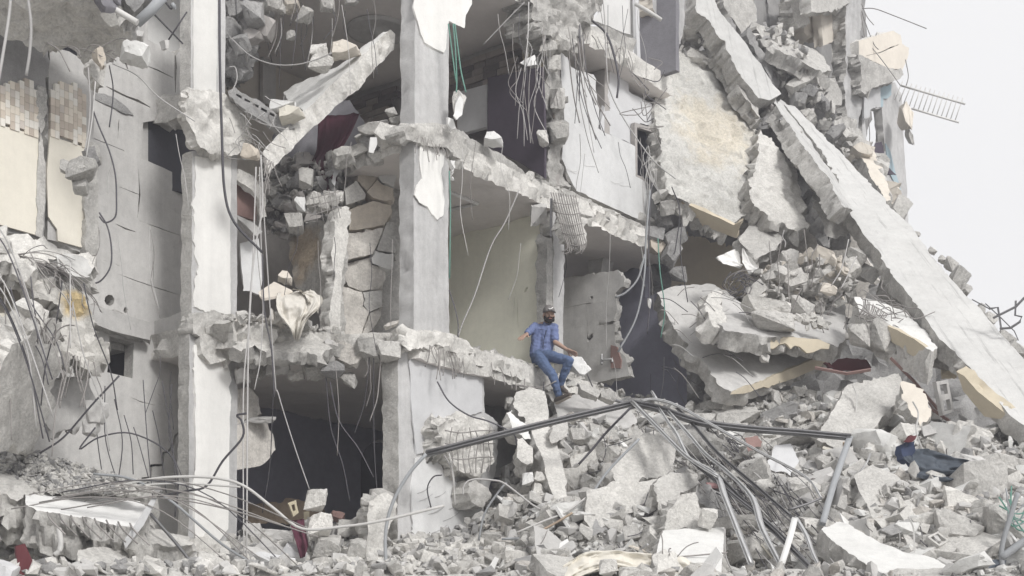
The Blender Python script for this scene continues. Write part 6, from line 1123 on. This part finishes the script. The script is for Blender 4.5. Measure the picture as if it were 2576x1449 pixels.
for k, (pts, r) in enumerate([([(2517, 1404), (2576, 1362), (2640, 1320)], .06), ([(2525, 1449), (2520, 1380), (2545, 1290), (2560, 1240)], .04)]):
    strand(pts, 17.4, r, 'pipegrey', 'pipe', ('thick grey drain pipe at the slope edge', 'bent grey conduit beside the drain pipe')[k], 'pipe', sides=10)
for k in range(10):
    strand([(2520 + rs.uniform(-10, 30), 1240 + rs.uniform(-20, 60)), (2550 + rs.uniform(-20, 20), 1300 + rs.uniform(-20, 30)), (2590, 1290 + rs.uniform(-60, 80))], 17.6, .012, 'cablegreen' if k % 3 else 'pipegrey', 'cable', 'greenish cable bunched at the drain pipe', 'cable', 'greenish cables at the drain pipe')
for pts, m, lab in (([(2296, 1010), (2310, 1040), (2304, 1080), (2312, 1110), (2330, 1150)], 'pipe', 'white plastic strip dangling over the tarpaulin'), ([(2145, 968), (2155, 1000), (2150, 1060), (2140, 1120)], 'pipe', 'white plastic strip dangling over the huge tilted block'), ([(2285, 1300), (2298, 1330), (2300, 1390)], 'pipe', 'white bent strip between the boulders'), ([(2190, 1140), (2180, 1165), (2160, 1190)], 'alu', 'silver foil strip above the rust stained boulder')):
    strand(pts, md(*pts[-1]) - .5, .018, m, 'plastic_strip', lab, 'strip', sides=4)
slab(PV(1380, 17.2, -10), [(1216, 1449), (1245, 1400), (1255, 1405), (1232, 1455)], .02, 'white', 'white board strip standing in the bottom rubble', name='board', cat='board', edge=.003, jag=.004, rough=.002)
# ------------------------------------------------------------------ the sitting man
mat('skin', (.36, .24, .185), .10, rough=.6, bump=.05, rnd=0); mat('shirt', (.14, .175, .315), .3, bump=.25, rnd=0, scale=3); mat('jeans', (.095, .135, .235), .30, bump=.3, rnd=0, scale=2)
mat('hair', (.018, .014, .013), .2, bump=.4, rnd=0); mat('cap', (.16, .15, .145), .15, bump=.2, rnd=0); mat('shoe', (.10, .085, .075), .2, rough=.6, bump=.1, rnd=0); mat('sole', (.40, .36, .32), .1, bump=.1, rnd=0)
mat('lip', (.30, .14, .12), .1, bump=0, rnd=0); mat('eye', (.03, .02, .02), .1, rough=.3, bump=0, rnd=0)
def fuse(name, caps, vox, m, sm=6, parent=None, wrinkle=0):
    """round tapered limbs merged into one continuous skin"""
    AV, AF = [], []
    for c in caps:
        p, r, q, s = c[:4]; bm = bmesh.new()
        for pt, rad in ((p, r), (q, s)):
            for v in bmesh.ops.create_icosphere(bm, subdivisions=2, radius=rad, matrix=Matrix.Translation(pt))['verts']: pass
        h = bmesh.new()
        for v in bm.verts: h.verts.new(v.co)
        bm.free(); bmesh.ops.convex_hull(h, input=list(h.verts)); h.verts.index_update()
        o0 = len(AV); AV += [v.co.copy() for v in h.verts]; AF += [tuple(o0 + v.index for v in f.verts) for f in h.faces]; h.free()
    me = bpy.data.meshes.new(name); me.from_pydata(AV, [], AF); o = bpy.data.objects.new(name, me); C.objects.link(o)
    md_ = o.modifiers.new('r', 'REMESH'); md_.mode = 'VOXEL'; md_.voxel_size = vox
    s_ = o.modifiers.new('s', 'SMOOTH'); s_.iterations = sm; s_.factor = .5
    dg = bpy.context.evaluated_depsgraph_get(); me2 = bpy.data.meshes.new_from_object(o.evaluated_get(dg)); bpy.data.objects.remove(o); bpy.data.meshes.remove(me)
    me2.name = name; me2.materials.clear(); me2.materials.append(MATS[m])
    if wrinkle:
        for v in me2.vertices:
            f = noise.noise((v.co.x * 9, v.co.y * 9, v.co.z * 22)) + .5 * noise.noise(v.co * 30); v.co = v.co + v.normal * f * wrinkle
    me2.polygons.foreach_set('use_smooth', [True] * len(me2.polygons)); me2.update()
    return put(name, me2, parent)
man = empty('person', W(1362, 918, 22.1), 'man in blue shirt, jeans and grey cap sitting on the broken floor rim', 'person')
pel, wa, ch, nb = W(1361, 892, 22.12), W(1362, 868, 22.15), W(1368, 836, 22.16), W(1376, 815, 22.16)
hd = W(1380.5, 794, 22.08)
sl_, el_, wl_ = W(1348, 822, 22.22), W(1332, 834, 21.98), W(1325, 841, 21.78)
sr_, er_, wr_ = W(1394, 824, 22.08), W(1397, 861, 21.98), W(1427, 880, 21.86)
hl, kl, al = W(1353, 896, 22.08), W(1390, 944, 21.72), W(1406, 994, 21.80)
hr, kr, ar = W(1374, 894, 22.06), W(1432, 908, 21.66), W(1410, 965, 21.86)
fw = Vector((.22, -1, -.02)).normalized(); rt = Vector((0, 0, 1)).cross(fw).normalized() * -1; rt = fw.cross(Vector((0, 0, 1))).normalized(); up_ = rt.cross(fw).normalized()
if rt.x < 0: rt = -rt
up_ = Vector((0, 0, 1))
def hp_(x, y, z): return hd + rt * x + fw * y + up_ * z
caps = [(hp_(0, -.015, .03), .088, hp_(0, .02, .03), .085), (hp_(0, .03, .01), .068, hp_(0, .035, -.06), .05), (hp_(0, .045, -.085), .034, hp_(0, .03, -.07), .045), (hp_(0, .093, .005), .011, hp_(0, .108, -.028), .015), (hp_(-.035, .08, .022), .014, hp_(.035, .08, .022), .014),
        (hp_(-.045, .065, -.015), .022, hp_(.045, .065, -.015), .022), (hp_(.083, -.005, .0), .018, hp_(.08, .0, -.035), .012), (hp_(-.083, -.005, .0), .018, hp_(-.08, .0, -.035), .012), (hp_(0, -.02, -.05), .055, nb, .058),
        (nb, .055, ch, .075), (ch, .085, pel, .085), (sl_, .045, el_, .04), (el_, .04, wl_, .028), (sr_, .045, er_, .04), (er_, .042, wr_, .027), (nb, .05, sl_, .045), (nb, .05, sr_, .045), (hl, .07, kl, .05), (kl, .05, al, .038), (hr, .07, kr, .05), (kr, .05, ar, .038)]
def hand(w_, d, acr, nrm, curl, side):
    hs_ = 1.18
    d, acr, nrm = d.normalized(), acr.normalized(), nrm.normalized(); L = []
    c = w_ + d * .05
    for k in (-1.2, -.4, .4, 1.2): L.append((w_ + d * .01 + acr * .012 * k, .017, w_ + d * .085 + acr * .019 * k, .012))
    for k, ln in zip((-1.5, -.5, .5, 1.5), (.062, .078, .084, .074) if side > 0 else (.074, .084, .078, .062)):
        b = w_ + d * .09 + acr * .0155 * k * 1.35; m1 = b + (d * math.cos(curl) - nrm * math.sin(curl) + acr * .07 * k).normalized() * ln * .5
        m2 = m1 + (d * math.cos(curl * 2.2) - nrm * math.sin(curl * 2.2) + acr * .07 * k).normalized() * ln * .5
        L += [(b, .0095, m1, .0088), (m1, .0088, m2, .0072)]
    b = w_ + d * .03 + acr * .026 * side; m1 = b + (d * .55 + acr * side * .85 + nrm * .1).normalized() * .042; m2 = m1 + (d * .85 + acr * side * .4).normalized() * .032
    L += [(b, .014, m1, .011), (m1, .011, m2, .0085)]; return [(w_ + (p - w_) * hs_, r * hs_, w_ + (q - w_) * hs_, s * hs_) for p, r, q, s in L]
caps += hand(wr_, W(1446, 889, 21.8) - wr_, Vector((.25, -.85, .45)), Vector((-.3, .4, .85)), .12, -1)
caps += hand(wl_, W(1314, 848, 21.72) - wl_, Vector((.8, -.45, -.2)), Vector((.2, .5, .75)), .35, 1)
body = fuse('body', caps, .0065, 'skin', 3, man)
def lw3(a, b, t): return a.lerp(b, t)
tl = Vector((.95, -.3, 0)).normalized()
shirt = fuse('shirt', [(lw3(pel, wa, .1) - tl * .07, .115, ch - tl * .075, .115), (lw3(pel, wa, .1) + tl * .07, .115, ch + tl * .075, .115), (ch - tl * .06, .115, sl_ + Vector((0, 0, -.01)), .068), (ch + tl * .06, .115, sr_ + Vector((0, 0, -.01)), .068), (nb + Vector((0, 0, -.02)), .075, ch, .12),
              (nb + Vector((0, 0, -.035)), .06, sl_, .062), (nb + Vector((0, 0, -.035)), .06, sr_, .062), (sl_, .07, el_, .06), (el_, .062, lw3(el_, wl_, .75), .048), (sr_, .068, lw3(sr_, er_, .8), .062)], .010, 'shirt', 3, man, .014)
fuse('collar', [(nb + rt * -.055 + fw * .04 + up_ * .01, .016, nb + rt * -.02 + fw * .085 - up_ * .03, .014), (nb + rt * .055 + fw * .04 + up_ * .01, .016, nb + rt * .02 + fw * .085 - up_ * .03, .014)], .006, 'shirt', 2, shirt)
tube('shirt_placket', [nb + rt * .012 + fw * .10 - up_ * .07, ch + fw * .135 + rt * .01, wa + fw * .135 - rt * .0, lw3(wa, pel, .7) + fw * .125], .009, 'blueclothes', shirt, sides=5)
tube('undershirt', [nb + rt * .016 + fw * .088 - up_ * .035, nb + rt * .02 + fw * .112 - up_ * .085], .011, 'clothwhite', shirt, sides=6)
tube('shirt_pocket', [ch - tl * .10 + fw * .118 + up_ * .02, ch - tl * .03 + fw * .13 + up_ * .015], .007, 'blueclothes', shirt, sides=5)
jeans = fuse('jeans', [(pel - tl * .065, .115, pel + tl * .065, .115), (pel - tl * .06 - up_ * .05, .11, pel + tl * .06 - up_ * .05, .11), (hl, .098, lw3(hl, kl, .55), .085), (lw3(hl, kl, .55), .085, kl, .07), (kl, .07, lw3(kl, al, .5), .064), (lw3(kl, al, .5), .064, al, .058),
              (hr, .098, lw3(hr, kr, .55), .085), (lw3(hr, kr, .55), .085, kr, .072), (kr, .072, lw3(kr, ar, .5), .064), (lw3(kr, ar, .5), .064, ar, .058)], .010, 'jeans', 3, man, .012)
def shoe(an, toe):
    d = (toe - an).normalized(); h = an - d * .04 + Vector((0, 0, -.03)); o = fuse('shoe', [(h, .045, an + Vector((0, 0, -.01)), .046), (h, .044, h.lerp(toe, .55), .042), (h.lerp(toe, .55), .042, toe, .034)], .008, 'shoe', 3, man)
    n_ = Vector((0, 0, -1)) - d * Vector((0, 0, -1)).dot(d); n_.normalize()
    fuse('sole', [(h + n_ * .035, .03, toe + n_ * .024, .026)], .008, 'sole', 2, o)
shoe(W(1405, 1001, 21.8), W(1434, 993, 21.62)); shoe(W(1413, 973, 21.86), W(1425, 986, 21.70))
beard = fuse('beard', [(hp_(0, .055, -.10), .042, hp_(0, .045, -.075), .05), (hp_(.07, .012, -.02), .018, hp_(.05, .04, -.075), .034), (hp_(-.07, .012, -.02), .018, hp_(-.05, .04, -.075), .034), (hp_(-.028, .098, -.046), .010, hp_(.028, .098, -.046), .010), (hp_(.03, .094, -.048), .01, hp_(.04, .075, -.08), .018), (hp_(-.03, .094, -.048), .01, hp_(-.04, .075, -.08), .018)], .007, 'hair', 2, man, .004)
fuse('lips', [(hp_(-.018, .099, -.064), .008, hp_(.018, .099, -.064), .008)], .004, 'lip', 1, man)
for s in (-1, 1):
    fuse('eye', [(hp_(.03 * s - .006, .086, .006), .007, hp_(.03 * s + .006, .086, .006), .007)], .003, 'eye', 1, man)
    fuse('eyebrow', [(hp_(.018 * s, .094, .024), .005, hp_(.046 * s, .084, .026), .005)], .003, 'hair', 1, man)
fuse('hair', [(hp_(0, -.03, .0), .088, hp_(0, -.035, -.03), .07)], .01, 'hair', 2, man)
cap_ = fuse('cap', [(hp_(0, -.012, .062), .098, hp_(0, .022, .062), .094), (hp_(0, -.01, .085), .085, hp_(0, .02, .085), .08)], .008, 'cap', 2, man)
for v in cap_.data.vertices:                          # cut the crown level above the brow
    if v.co.z < hd.z + .045: v.co.z = hd.z + .045
V = []; nb_ = 14
for j in range(2):
    for r_ in (.095, .17):
        for k in range(nb_ + 1):
            a = math.radians(-62 + 124 * k / nb_); V.append(hp_(math.sin(a) * (.095 if r_ < .1 else .10), (.0 if r_ < .1 else .02) + math.cos(a) * (r_ if r_ > .1 else .09), .058 - (.022 * (math.sin(a)) ** 2) - (.012 if r_ > .1 else 0) - .008 * j))
n1 = nb_ + 1; F = []
for k in range(nb_): F += [(k, k + 1, n1 + k + 1, n1 + k), (2 * n1 + n1 + k, 2 * n1 + n1 + k + 1, 2 * n1 + k + 1, 2 * n1 + k), (n1 + k, n1 + k + 1, 3 * n1 + k + 1, 3 * n1 + k), (k + 1, k, 2 * n1 + k, 2 * n1 + k + 1)]
put('brim', mesh('brim', V, F, ['cap'], None, True), cap_)
tube('emblem', [hp_(-.03, .113, .085), hp_(-.012, .118, .074), hp_(.014, .117, .084), hp_(.04, .104, .105)], .007, 'clothwhite', cap_, sides=6)
# ------------------------------------------------------------------ dusty air
hz = bpy.data.materials.new('haze'); hz.use_nodes = True; t = hz.node_tree; t.nodes.clear()
pv = t.nodes.new('ShaderNodeVolumePrincipled'); pv.inputs['Color'].default_value = (.93, .93, 1, 1); pv.inputs['Density'].default_value = .0034; pv.inputs['Anisotropy'].default_value = .3
ou = t.nodes.new('ShaderNodeOutputMaterial'); t.links.new(pv.outputs[0], ou.inputs['Volume'])
V = [(x, y, z) for z in (-1.2, 22) for x, y in ((-60, -8), (60, -8), (60, 60), (-60, 60))]
put('haze', mesh('haze', V, [(3, 2, 1, 0), (4, 5, 6, 7), (0, 1, 5, 4), (1, 2, 6, 5), (2, 3, 7, 6), (3, 0, 4, 7)], [hz]), None, 'pale dust haze in the air', 'haze', None, 'stuff')
